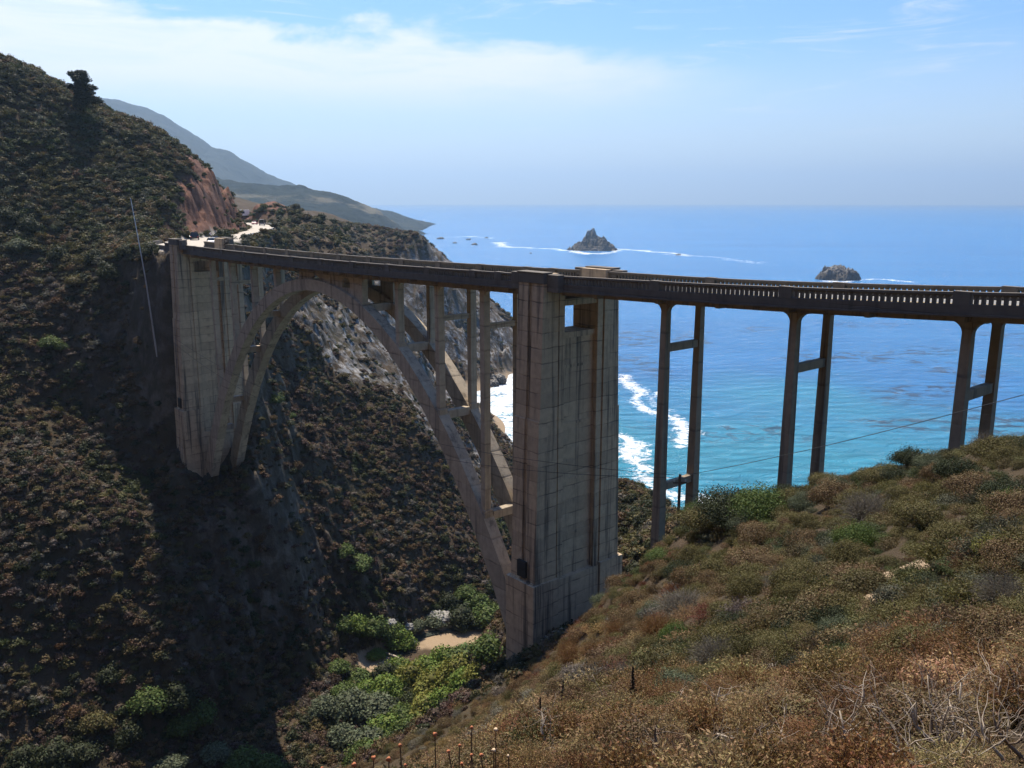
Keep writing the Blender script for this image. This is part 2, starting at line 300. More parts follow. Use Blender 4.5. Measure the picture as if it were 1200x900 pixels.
def ground(x, y):
    """height with relief, and the masks that the ground's material reads"""
    z = ground0(x, y); e = 1.5
    gx = (ground0(x+e, y)-z)/e; gy = (ground0(x, y+e)-z)/e; sl = np.hypot(gx, gy)
    D = np.hypot(x, y); lim = .0115*D
    rd = road_dist(x, y); calm = smooth(-.3, 1.5, rd)*smooth(.5, 5, z)*.96+.04*(rd > 0)
    rel = np.zeros_like(z)
    for k, wl in enumerate((34., 17., 8.5, 4.2, 2.1, 1.05)):
        rel += np.minimum(.085*wl, lim)*vnoise(x/wl+3.7*k, y/wl-5.1*k, 20+k)
    # gullied rock on steep faces
    u = x*.8+y*.6+fbm(x, y, 14, 3, 61)*5
    rg = (1-np.abs(vnoise(u/7, (y*.8-x*.6)/16, 71)))*.6+(1-np.abs(vnoise(u/3.1, (y*.8-x*.6)/8, 72)))*.4-.62
    steep = smooth(.75, 1.35, sl)
    rel += steep*np.minimum(lim*1.7, 3.4)*rg*2.0
    rel += steep*np.minimum(lim*.8, 1.2)*fbm(x, y, 3.0, 4, 81, .65)
    z2 = z+rel*calm
    floor_ = (x > -75) & (x < 16) & (y > 95) & (y < 262)
    z2 = np.where(floor_, np.maximum(z2, 1.0+.25*vnoise(x/5, y/5, 5)), z2)
    red = smooth(-3, 3, (x+78)*.97+(y-199)*.24+fbm(x, y, 8, 3, 7)*2.5)*((y > 190) & (y < 285) & (x < -70) & (z > ROADZ+.2))*smooth(26, 20, rd+fbm(x, y, 9, 3, 8)*3)
    red = np.maximum(red, smooth(30, 12, np.hypot(x+107, y-384)+fbm(x, y, 8, 3, 9)*5)*(z > 80))
    pale = smooth(.62, 1.05, sl+fbm(x, y, 18, 3, 15)*.25)*((y > 215) & (x > -64))*smooth(2, 9, z)*smooth(ROADZ-10, ROADZ-20, z)
    rock = smooth(1.15, 1.9, sl+fbm(x, y, 12, 4, 14)*.5)
    sand = smooth(4.5, 2.0, z2+fbm(x, y, 10, 3, 33)*.8)*(y > 225)
    for cx, cy, rr in ((-31, 161, 6.5), (-15, 168, 5), (-10, 170, 5.5), (-5, 171, 6), (1, 174, 6), (-36, 159, 4)):
        sand = np.maximum(sand, smooth(1.15, .8, np.hypot((x-cx), (y-cy)*.9)/rr+fbm(x, y, 4, 3, 35)*.25)*(z2 < 3.2))
    # the bare patch of a footpath on the near slope
    for cx, cy, rr in ((11.47, 22.95, 0.9), (10.44, 21.64, 0.9), (9.6, 20.56, 0.65), (9.0, 19.77, 0.5)):
        sand = np.maximum(sand, smooth(1.2, .75, np.hypot(x-cx, y-cy)/rr+fbm(x, y, .9, 4, 36)*.55))
    road = smooth(1.0, -1.0, rd+fbm(x, y, 4, 2, 37)*.8)*(z2 > ROADZ-.6)
    return z2, sl, dict(red=red, pale=pale, rock=rock, sand=sand, road=road)

def wheel(az, rr, name):
    """a sheet of rings about a point: fine where it is near, coarse where it is far"""
    A_, R_ = np.meshgrid(az, rr); x = R_*np.sin(A_); y = R_*np.cos(A_)
    n, m = A_.shape; i = np.arange(n-1)[:,None]*m; j = np.arange(m); j2 = (j+1) % m
    f = np.stack([i+j, i+m+j, i+m+j2, i+j2], -1).reshape(-1, 4)[:, ::-1]
    return x.ravel(), y.ravel(), f
az = np.r_[np.linspace(R(-37), R(37), 900), np.linspace(R(37), R(323), 150)[1:-1]]
rr = np.r_[np.geomspace(.35, 60, 300), np.geomspace(60, 420, 640)[1:], np.geomspace(420, 1000, 140)[1:]]
gx_, gy_, gf = wheel(az, rr, 'g')
gz_, gsl, masks = ground(gx_, gy_)
me = np_mesh('ground', np.stack([gx_, gy_, gz_], 1), gf, True)
for k, v in masks.items(): fattr(me, k, v)

def ground_material():
    m, nt, b = newmat('coastal_ground'); g = nt.nodes.new('ShaderNodeNewGeometry'); p = g.outputs['Position']
    def at(n): a = nt.nodes.new('ShaderNodeAttribute'); a.attribute_name = n; return a.outputs['Fac']
    n1 = noise(nt, p, .045, 5, .6); n2 = noise(nt, p, .35, 6, .65); n3 = noise(nt, p, 2.6, 8, .75)
    c = ramp(nt, n1, [(.32, (.045, .034, .020)), (.48, (.068, .046, .027)), (.62, (.045, .038, .019)), (.75, (.085, .06, .036))])
    c = mixc(nt, mrange(nt, n2, .45, .7, 0, .7), c, (.085, .058, .035))
    c = mixc(nt, mrange(nt, n3, .5, .72, 0, .65), c, (.024, .019, .012))
    # weathered rock, streaked
    rs = noise(nt, mapping(nt, p, (.2, .2, .13)), 1.0, 9, .75, .6)
    rk = ramp(nt, rs, [(.34, (.030, .025, .021)), (.47, (.075, .06, .046)), (.58, (.17, .145, .115)), (.7, (.085, .064, .046))])
    c = mixc(nt, mathn(nt, 'MULTIPLY', at('rock'), mrange(nt, n2, .35, .65, .15, .8)), c, rk)
    ps = noise(nt, mapping(nt, p, (.16, .16, .05)), 1.0, 9, .72, .9)
    pk = ramp(nt, ps, [(.34, (.05, .045, .042)), (.48, (.12, .112, .105)), (.6, (.32, .31, .295)), (.7, (.14, .125, .11))])
    c = mixc(nt, mathn(nt, 'MULTIPLY', at('pale'), mrange(nt, n2, .42, .6)), c, pk)
    rd = ramp(nt, noise(nt, mapping(nt, p, (.35, .35, .28)), 1.0, 8, .75), [(.3, (.075, .034, .023)), (.5, (.145, .067, .043)), (.68, (.23, .125, .085))])
    c = mixc(nt, at('red'), c, rd)
    sd_ = mixc(nt, n3, (.22, .155, .095), (.34, .25, .16))
    c = mixc(nt, at('sand'), c, sd_)
    c = mixc(nt, at('road'), c, (.44, .395, .33))
    nt.links.new(c, b.inputs['Base Color']); b.inputs['Roughness'].default_value = .95; b.inputs['Specular IOR Level'].default_value = .2
    h = mathn(nt, 'ADD', mathn(nt, 'MULTIPLY', n3, .35), mathn(nt, 'MULTIPLY', n2, 1.0))
    soft = mathn(nt, 'SUBTRACT', 1.0, mathn(nt, 'MAXIMUM', at('sand'), at('road')))
    n = nt.nodes.new('ShaderNodeBump'); n.inputs['Distance'].default_value = .9; nt.links.new(mathn(nt, 'MULTIPLY', soft, .75), n.inputs['Strength'])
    nt.links.new(h, n.inputs['Height']); nt.links.new(n.outputs[0], b.inputs['Normal'])
    return m
M['ground'] = ground_material()
tag(link('ground', me, M['ground']), kind='structure')

# ------------------------------------------------------------------ sea
saz = np.r_[np.linspace(R(-34), R(37), 520), np.linspace(R(37), R(326), 90)[1:-1]]
srr = np.r_[np.geomspace(40, 200, 20), np.geomspace(200, 720, 330)[1:], np.geomspace(720, 4200, 230)[1:], np.geomspace(4200, 24000, 30)[1:]]
sx_, sy_, sf = wheel(saz, srr, 's')
nr = np.hypot(sx_, sy_) < 950
dep = np.full_like(sx_, 40.0); dep[nr] = -ground0(sx_[nr], sy_[nr])
def band(x, y, pts, w):
    o = np.zeros_like(x)
    for (x0, y0), (x1, y1) in zip(pts[:-1], pts[1:]):
        dx, dy = x1-x0, y1-y0; t = np.clip(((x-x0)*dx+(y-y0)*dy)/(dx*dx+dy*dy), 0, 1)
        o = np.maximum(o, np.clip(1-np.hypot(x-x0-t*dx, y-y0-t*dy)/w, 0, 1))
    return o
foam = smooth(6.0, .6, dep+fbm(sx_, sy_, 30, 3, 90)*2.2)*(sx_ > -40)*(sx_ < 95)*(sy_ < 470)
foam = np.maximum(foam, .8*smooth(2.5, .3, dep+fbm(sx_, sy_, 14, 3, 91)))
for pts, w, s_ in [([(58.5, 457.1), (60.9, 424.5), (61.1, 396.0), (63.7, 372.6), (70.3, 363.3), (72.8, 346.1), (65.3, 313.5)], 9, 1.0), ([(60.3, 410.7), (69.2, 414.6), (69.8, 360.3)], 7, 0.7), ([(43.6, 332.8), (44.8, 300.4), (48.7, 273.4), (58.8, 263.2)], 14, 1.0), ([(-27.4, 2002.2), (-17.7, 1811.9), (34.1, 1745.5), (92.2, 1714.0), (123.0, 1654.4)], 26, 1.0), ([(197.7, 1714.0), (238.7, 1683.7), (284.7, 1572.2), (298.0, 1521.7)], 30, 0.95), ([(287.6, 1546.6), (350.3, 1429.9), (385.9, 1311.0)], 26, 0.6), ([(423.2, 1048.1), (449.0, 1048.1), (459.6, 1014.1)], 16, 0.95), ([(373.7, 1025.2), (405.7, 1014.1)], 8, 0.9), ([(-167.5, 2290.3), (-114.4, 2346.5), (-54.5, 2236.7)], 30, 0.8), ([(3.7, 1241.9), (26.8, 1241.9)], 12, 0.9), ([(-58.7, 1497.7), (0.0, 1367.9), (80.5, 1367.9)], 20, 0.35), ([(-4.7, 591.9), (0.0, 555.7), (3.2, 532.9)], 12, 0.8), ([(-1.8, 457.1), (5.5, 457.1)], 14, 1.0), ([(0.0, 494.9), (-2.6, 434.8), (0.0, 371.0)], 30, 1.25), ([(3.9, 481.6), (2.4, 396.0)], 22, 1.0), ([(111.4, 1626.0), (146.9, 1546.6), (200.7, 1654.4)], 24, 1.0), ([(369.6, 1025.2), (383.6, 1003.2), (420.6, 1036.5)], 12, 0.95)]:
    foam = np.maximum(foam, s_*band(sx_+fbm(sx_, sy_, 25, 2, 92)*w*.5, sy_+fbm(sx_, sy_, 31, 2, 93)*w*.8, pts, w))
shal = smooth(470, 300, sy_+fbm(sx_, sy_, 120, 3, 95)*55-.10*sx_)
shal = np.maximum(shal, smooth(9, 2, dep))
kelp = smooth(.05, .5, fbm(sx_, sy_*1.6, 60, 3, 97)+.12)*smooth(300, 360, sy_)*smooth(760, 560, sy_)*smooth(20, 90, sx_)
me = np_mesh('sea', np.stack([sx_, sy_, 0*sx_], 1), sf, True)
for k, v in (('foam', foam*.80), ('shal', shal), ('kelp', kelp)): fattr(me, k, v)
def sea_material():
    m, nt, b = newmat('sea_water'); g = nt.nodes.new('ShaderNodeNewGeometry'); p = g.outputs['Position']
    def at(n): a = nt.nodes.new('ShaderNodeAttribute'); a.attribute_name = n; return a.outputs['Fac']
    wide = noise(nt, mapping(nt, p, (.0016, .0075, 1), (0, 0, R(-10))), 1.0, 7, .68, dim='2D')
    c = mixc(nt, wide, (.006, .10, .29), (.024, .22, .50))
    sh = mixc(nt, noise(nt, mapping(nt, p, (.02, .03, 1)), 1.0, 4, dim='2D'), (.013, .18, .29), (.030, .275, .37))
    c = mixc(nt, at('shal'), c, sh)
    kn = noise(nt, mapping(nt, p, (.085, .14, 1), (0, 0, R(15))), 1.0, 6, .72, .4, dim='2D')
    c = mixc(nt, mathn(nt, 'MULTIPLY', at('kelp'), mrange(nt, kn, .485, .585, 0, .85)), c, (.012, .018, .035))
    fn = noise(nt, p, .16, 7, .68, .9, dim='2D'); fv = noise(nt, p, .6, 5, .7, .6, dim='2D')
    fm = mathn(nt, 'ADD', at('foam'), mathn(nt, 'MULTIPLY', mathn(nt, 'SUBTRACT', mathn(nt, 'ADD', mathn(nt, 'MULTIPLY', fn, .55), mathn(nt, 'MULTIPLY', fv, .45)), .5), 2.9))
    fm = mathn(nt, 'MULTIPLY', mrange(nt, fm, .40, .85), mrange(nt, at('foam'), .02, .15))
    c = mixc(nt, fm, c, (.80, .82, .83))
    nt.links.new(c, b.inputs['Base Color']); b.inputs['IOR'].default_value = 1.33
    nt.links.new(mrange(nt, fm, 0, 1, .22, .9), b.inputs['Roughness'])
    w1 = nt.nodes.new('ShaderNodeTexWave'); w1.inputs['Scale'].default_value = .045; w1.inputs['Distortion'].default_value = 9; w1.inputs['Detail'].default_value = 4; w1.inputs['Detail Scale'].default_value = 1.6
    nt.links.new(mapping(nt, p, (1, 1.0, 1), (0, 0, R(62))), w1.inputs[0])
    a1 = noise(nt, mapping(nt, p, (.07, .17, 1), (0, 0, R(-18))), 1.0, 7, .68, .7, dim='2D'); a2 = noise(nt, p, .9, 4, .6, dim='2D')
    h = mathn(nt, 'ADD', mathn(nt, 'ADD', mathn(nt, 'MULTIPLY', w1.outputs['Fac'], .12), mathn(nt, 'MULTIPLY', a1, 1.3)), mathn(nt, 'MULTIPLY', a2, .16))
    bump(nt, b, h, .95, 2.4)
    return m
M['sea'] = sea_material()
tag(link('sea', me, M['sea']), kind='structure')

# ------------------------------------------------------------------ far hills down the coast: each a ridge with spurs
def ridge_material(name, stops, pale=0.0):
    m, nt, b = newmat(name); g = nt.nodes.new('ShaderNodeNewGeometry'); p = g.outputs['Position']
    n = noise(nt, p, .006, 8, .65); c = ramp(nt, n, stops)
    if pale: c = mixc(nt, mrange(nt, noise(nt, mapping(nt, p, (.004, .004, .02)), 1.0, 5, .6), .56, .66, 0, pale), c, (.34, .29, .2))
    nt.links.new(c, b.inputs['Base Color']); b.inputs['Roughness'].default_value = .95; b.inputs['Specular IOR Level'].default_value = .05
    bump(nt, b, noise(nt, p, .02, 7, .7), .9, 18)
    return m
def far_ridge(name, sky_pts, D, front, mat, seed, amp, lean=0.35):
    """sky_pts: (x, z) of the crest at distance D; the slope towards the viewer comes down over `front` metres"""
    xs = np.array([q[0] for q in sky_pts]); zs = np.array([q[1] for q in sky_pts])
    nx, ny = 420, 150; X = np.linspace(xs[0], xs[-1], nx); T = np.linspace(-.7, 1, ny)
    XX, TT = np.meshgrid(X, T)
    xc = XX*(1-0*TT); crest = np.interp(xc, xs, zs)
    YY = D-front*TT
    f = np.where(TT >= 0, 1-TT**1.15, 1+TT*.9)
    sp = np.abs(vnoise((xc+fbm(xc, YY, 500, 3, seed)*90)/(amp*3.2), YY/(amp*9), seed+5))
    sp2 = np.abs(vnoise((xc+YY*.3)/(amp*1.2), YY/(amp*3.5), seed+6))
    z = crest*f-(np.abs(TT) > 0)*smooth(0, .25, np.abs(TT))*(sp*amp*.8+sp2*amp*.3)*smooth(-20, amp*2, crest)+fbm(xc, YY, amp*.5, 4, seed+9)*amp*.05
    XXw = xc*(YY/D)**lean
    idx = np.arange(nx*ny).reshape(ny, nx)
    fq = np.stack([idx[:-1,:-1], idx[:-1,1:], idx[1:,1:], idx[1:,:-1]], -1).reshape(-1, 4)[:, ::-1]
    me = np_mesh(name, np.stack([XXw.ravel(), YY.ravel(), z.ravel()], 1), fq, True)
    return tag(link(name, me, mat), kind='structure')
green = [(.3, (.012, .020, .022)), (.5, (.024, .034, .032)), (.7, (.048, .052, .042))]
far_ridge('mountain', [(-3361.9, 815.1), (-2454.0, 675.2), (-2287.0, 655.0), (-2047.7, 590.3), (-1955.4, 578.1), (-1851.7, 549.6), (-1748.7, 508.8), (-1646.3, 455.5), (-1564.7, 401.9), (-1504.0, 352.2), (-1453.3, 339.7), (-1410.9, 331.4), (-1356.8, 302.2), (-1294.5, 264.6), (-1189.9, 205.8), (-1084.1, 159.4), (-936.1, 74.5), (-787.2, -19.7), (-659.0, -119.1)], 4500, 1900, ridge_material('far_slopes', green), 201, 230)
far_ridge('coastal_hills', [(-1439.8, 159.4), (-863.9, 159.4), (-691.9, 148.2), (-650.1, 140.7), (-577.5, 133.2), (-501.0, 123.8), (-443.5, 118.2), (-386.2, 105.0), (-338.5, 88.0), (-300.4, 70.9), (-268.2, 42.3), (-243.6, 15.5), (-218.9, -11.5), (-195.9, -30.9)], 2000, 820, ridge_material('coast_slopes', green, .35), 211, 100)
far_ridge('far_headland_hills', [(-681.1, 79.5), (-526.7, 70.4), (-480.5, 61.3), (-434.2, 52.2), (-388.1, 37.0), (-341.9, 21.7), (-311.1, 6.4), (-292.8, -12.0), (-280.7, -33.5), (-262.2, -45.8), (-218.7, -55.0)], 3200, 650, ridge_material('headland_slopes', green), 221, 100)

# ------------------------------------------------------------------ the sea air
zl = float(min(gz_.min(), -1.0))-1.0
hz = MB(); hz.box(-26000, 26000, -1500, 26000, zl, 860)
hm = bpy.data.materials.new('sea_haze'); hm.use_nodes = True; hnt = hm.node_tree; hnt.nodes.clear()
pv = nd(hnt, 'ShaderNodeVolumePrincipled'); pv.inputs['Color'].default_value = (.54, .76, 1.0, 1); pv.inputs['Density'].default_value = 1.0e-4; pv.inputs['Anisotropy'].default_value = .5
hnt.links.new(pv.outputs[0], nd(hnt, 'ShaderNodeOutputMaterial').inputs['Volume'])
hm.volume_intersection_method if False else None
tag(hz.build('haze', hm), kind='stuff')

# ------------------------------------------------------------------ the bridge: local x across (towards the ocean), y along (southwards), z from the road
BZ = CAM_H-7.62
BX, BY, BA = 11.98, 77.22, .7032
def zz(u): return -.0263*u+.000165*u*u+.0004*min(0.0, u+4.0)**2
def bw(u, v, z=0.0):
    c, s_ = math.cos(BA), math.sin(BA); return Vector((BX+v*c-u*s_, BY+v*s_+u*c, BZ+z))
gnd1 = lambda X, Y: float(ground0(np.array([float(X)]), np.array([float(Y)]))[0])
bridge = empty('arch_bridge', (BX, BY, BZ), BA)
tag(bridge, 'long concrete open-spandrel arch bridge carrying the coast road over the canyon', 'bridge')
K1, SP = 20.27, 8.26
COLS = [K1+SP*k for k in range(10)]
PIERS = [-4.28-12.19*k for k in range(5)]
U0, U1 = -66.0, 113.0
UC = 57.45
def ext(u): d = u-UC; return -2.9-.0142*d*d-1.85e-6*d**4
def rib_t(u): return 1.55+1.35*min(1, abs(u-UC)/46)**1.5          # depth square to the rib
def slope(u): return (ext(u+.05)-ext(u-.05))/.1

# deck slab and kerbs
d = MB(); us = np.arange(U0, U1+.01, 1.0)
for a, b in zip(us[:-1], us[1:]):
    za, zb = zz(a), zz(b)
    d.hexa([(-3.95,a,za-.42),(3.95,a,za-.42),(3.95,b,zb-.42),(-3.95,b,zb-.42),(-3.95,a,za-.02),(3.95,a,za-.02),(3.95,b,zb-.02),(-3.95,b,zb-.02)])
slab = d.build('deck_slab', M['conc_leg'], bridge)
d = MB()
def strip(mb, v0, v1, dz, a0=U0, a1=U1, step=1.0):
    for a in np.arange(a0, a1-.001, step):
        b = min(a+step, a1); mb.v += [(v0,a,zz(a)+dz),(v1,a,zz(a)+dz),(v1,b,zz(b)+dz),(v0,b,zz(b)+dz)]; n = len(mb.v); mb.f.append((n-4,n-3,n-2,n-1))
strip(d, -3.3, 3.3, .0); d.build('carriageway', M['asphalt'], bridge)
for a in (-.16, .06):
    d = MB(); strip(d, a, a+.1, .005); d.build('centre_line', M['yellow_line'], bridge)
for a in (-2.95, 2.84):
    d = MB(); strip(d, a, a+.11, .005); d.build('edge_line', M['white_line'], bridge)
# fascia (the dark edge beam under each railing)
for s_ in (-1, 1):
    d = MB()
    for a, b in zip(us[:-1], us[1:]):
        za, zb = zz(a), zz(b); x0, x1 = sorted((s_*3.42, s_*3.98))
        d.hexa([(x0,a,za-.30),(x1,a,za-.30),(x1,b,zb-.30),(x0,b,zb-.30),(x0,a,za+.30),(x1,a,za+.30),(x1,b,zb+.30),(x0,b,zb+.30)])
        x0, x1 = sorted((s_*3.5, s_*4.12))
        d.hexa([(x0,a,za-.42),(x1,a,za-.42),(x1,b,zb-.42),(x0,b,zb-.42),(x0,a,za-.306),(x1,a,za-.306),(x1,b,zb-.306),(x0,b,zb-.306)])
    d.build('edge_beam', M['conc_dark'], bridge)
# railing: handrail, arched balusters, and a pilaster over every column
posts_u = sorted(PIERS+COLS+[16.1, 98.8]+[.9*0+u for u in (5.6, 14.0)][:0])
road_z = zz
for s_ in (-1, 1):
    # the road banks slightly towards the ocean on the near approach
    zz = (lambda u: road_z(u)) if s_ < 0 else (lambda u: road_z(u)-.16*float(smooth(12, -8, u)))
    r = MB(); x0, x1 = sorted((s_*3.52, s_*3.86))
    for a, b in zip(us[:-1], us[1:]):
        za, zb = zz(a), zz(b)
        r.hexa([(x0-.05,a,za+.90),(x1+.05,a,za+.90),(x1+.05,b,zb+.90),(x0-.05,b,zb+.90),(x0-.05,a,za+1.06),(x1+.05,a,za+1.06),(x1+.05,b,zb+1.06),(x0-.05,b,zb+1.06)])
    rail = r.build('railing', M['conc_rail'], bridge)
    bl = MB(); y = U0
    while y < U1:
        if not any(abs(y-p) < .55 for p in posts_u):
            z = zz(y); bl.box(x0+.05, x1-.05, y-.105, y+.105, z+.298, z+.90)
            for q in (-1, 1):      # the spring of the little arch between balusters
                bl.prism([(y+q*.105, z+.70), (y+q*.105, z+.902), (y+q*.215, z+.902), (y+q*.2, z+.84), (y+q*.15, z+.78)][::q], 0, x0+.055, x1-.055)
        y += .42
    bl.build('baluster', M['conc_rail'], rail)
    for p in posts_u:
        q = MB(); z = zz(p); q.box(x0-.11, x1+.11, p-.5, p+.5, z-.44, z+1.1)
        q.build('pilaster', M['conc_rail'], rail)
zz = road_z
# girders and cross beams under the deck
def girder(a, b, depth):
    for v in (-2.3, 2.3):
        g = MB(); n = max(1, int((b-a)/1.5)); t = np.linspace(a, b, n+1)
        for p, q in zip(t[:-1], t[1:]):
            g.hexa([(v-.3,p,zz(p)-depth),(v+.3,p,zz(p)-depth),(v+.3,q,zz(q)-depth),(v-.3,q,zz(q)-depth),(v-.3,p,zz(p)-.424),(v+.3,p,zz(p)-.424),(v+.3,q,zz(q)-.424),(v-.3,q,zz(q)-.424)])
        g.build('girder', M['conc_leg'], bridge)
stops_u = [U0]+sorted(PIERS)+[9.8]+COLS+[105.1, U1]
for a, b in zip(stops_u[:-1], stops_u[1:]): girder(a+.002, b-.002, 0.90 if b < 10 else 1.12)
x = MB()
for p in sorted(PIERS+COLS+[(a+b)/2 for a, b in zip(stops_u[:-1], stops_u[1:])]):
    x = MB(); x.box(-3.6, 3.6, p-.18, p+.18, zz(p)-.85, zz(p)-.422); x.build('cross_beam', M['conc_leg'], bridge)
def haunch(mb, v, u, z, hw, rad=.85):
    """quarter-round brackets where a leg meets the girder, along the bridge and across it"""
    arc = [(rad-rad*math.sin(t), -rad+rad*math.cos(t)) for t in np.linspace(0, math.pi/2, 7)]
    for q in (-1, 1):
        poly = [(u+q*hw, z), (u+q*(hw+rad), z)]+[(u+q*(hw+max(0, a)), z+b) for a, b in arc]
        mb.prism(poly[::q], 0, v-.26, v+.26)
    q = -1 if v > 0 else 1
    poly = [(v+q*hw, z), (v+q*(hw+rad), z)]+[(v+q*(hw+max(0, a)), z+b) for a, b in arc]
    mb.prism(poly[::q], 1, u-.25, u+.25)
# approach piers: two tapered legs tied by struts
for u in PIERS:
    zt = zz(u)-.902; low = []
    for v in (-2.3, 2.3):
        g = bw(u, v); zb = gnd1(g.x, g.y)-BZ-2.0; low.append(zb)
        q = MB(); L = zt-zb; q.frus((v,u,zb), .31+.0062*L, .29+.0075*L, (v,u,zt), .31, .29)
        haunch(q, v, u, zt, .30)
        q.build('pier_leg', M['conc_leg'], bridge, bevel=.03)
    for zs in (-4.6, -17.0):
        if zs > max(low)+2.5:
            q = MB(); q.box(-1.92, 1.92, u-.24, u+.24, zs-.33, zs+.33); q.build('pier_strut', M['conc_leg'], bridge, bevel=.02)
# arch ribs
ut = np.linspace(11.7, 103.2, 92)
for v in (-2.3, 2.3):
    r = MB(); k = 0
    for u in ut:
        z = ext(u); m_ = slope(u); t = rib_t(u); c_ = math.sqrt(1+m_*m_); iu, iz = u+t*m_/c_, z-t/c_
        r.v += [(v-.72,u,z),(v+.72,u,z),(v+.72,iu,iz),(v-.72,iu,iz)]
    for i in range(len(ut)-1):
        a = i*4; b = a+4
        for j in range(4): r.f.append((a+j, a+(j+1) % 4, b+(j+1) % 4, b+j))
    r.f += [(3,2,1,0), tuple(len(r.v)-4+j for j in range(4))]
    r.build('arch_rib', M['conc_rib'], bridge)
# columns on the arch, the pierced walls over the crown, struts between the ribs
for k, u in enumerate(COLS):
    zt, zb = zz(u)-1.122, ext(u)-.35
    if zt-zb > .6:
        for v in (-2.3, 2.3):
            q = MB(); hw = .36; q.box(v-.42, v+.42, u-hw, u+hw, zb-.3, zt)
            if zt-zb > 3: haunch(q, v, u, zt, hw, .6)
            q.box(v-.56, v+.56, u-.5, u+.5, zb-.55, zb+.5)
            q.build('spandrel_column', M['conc_rib'], bridge, bevel=.03)
        if zt-zb > 12:
            q = MB(); q.box(-1.86, 1.86, u-.22, u+.22, -5.7, -5.1); q.build('column_strut', M['conc_rib'], bridge, bevel=.02)
    q = MB(); zc = ext(u)-.15; q.box(-1.57, 1.57, u-.45, u+.45, zc-.95, zc); q.build('rib_strut', M['conc_rib'], bridge, bevel=.02)
for zc, u in ((-33.0, 14.6), (-33.0, 100.3)):
    q = MB(); q.box(-1.57, 1.57, u-.45, u+.45, zc-.5, zc+.5); q.build('rib_strut', M['conc_rib'], bridge, bevel=.02)
for a, b in ((COLS[4], COLS[5]), (COLS[5], COLS[6])) if False else ((COLS[3], COLS[4]), (COLS[4], COLS[5])):
    m0 = (a+b)/2
    for v in (-2.3, 2.3):
        q = MB(); a_, b_ = a+.37, b-.37; x0, x1 = v-.2, v+.2
        zt = lambda u: zz(u)-1.122
        zs, zr = zz(m0)-2.55, zz(m0)-1.95; hw = 1.05
        for p0, p1 in ((a_, m0-hw), (m0+hw, b_)):
            q.prism([(p0, ext(p0)-.3), (p1, ext(p1)-.3), (p1, zt(p1)), (p0, zt(p0))], 0, x0, x1)
        if zs > min(ext(m0-hw), ext(m0+hw))-.2: q.prism([(m0-hw+.001, ext(m0-hw)-.3), (m0+hw-.001, ext(m0+hw)-.3), (m0+hw-.001, zs), (m0-hw+.001, zs)], 0, x0, x1)
        arc = [(m0+hw*math.cos(t), zr+.62*math.sin(t)) for t in np.linspace(0, math.pi, 11)]
        for i in range(10):
            (p, pz), (p2, pz2) = arc[i], arc[i+1]
            q.prism([(p2, pz2), (p, pz), (p, zt(p)), (p2, zt(p2))], 0, x0+.001, x1-.001)
        q.build('spandrel_wall', M['conc_rib'], bridge)
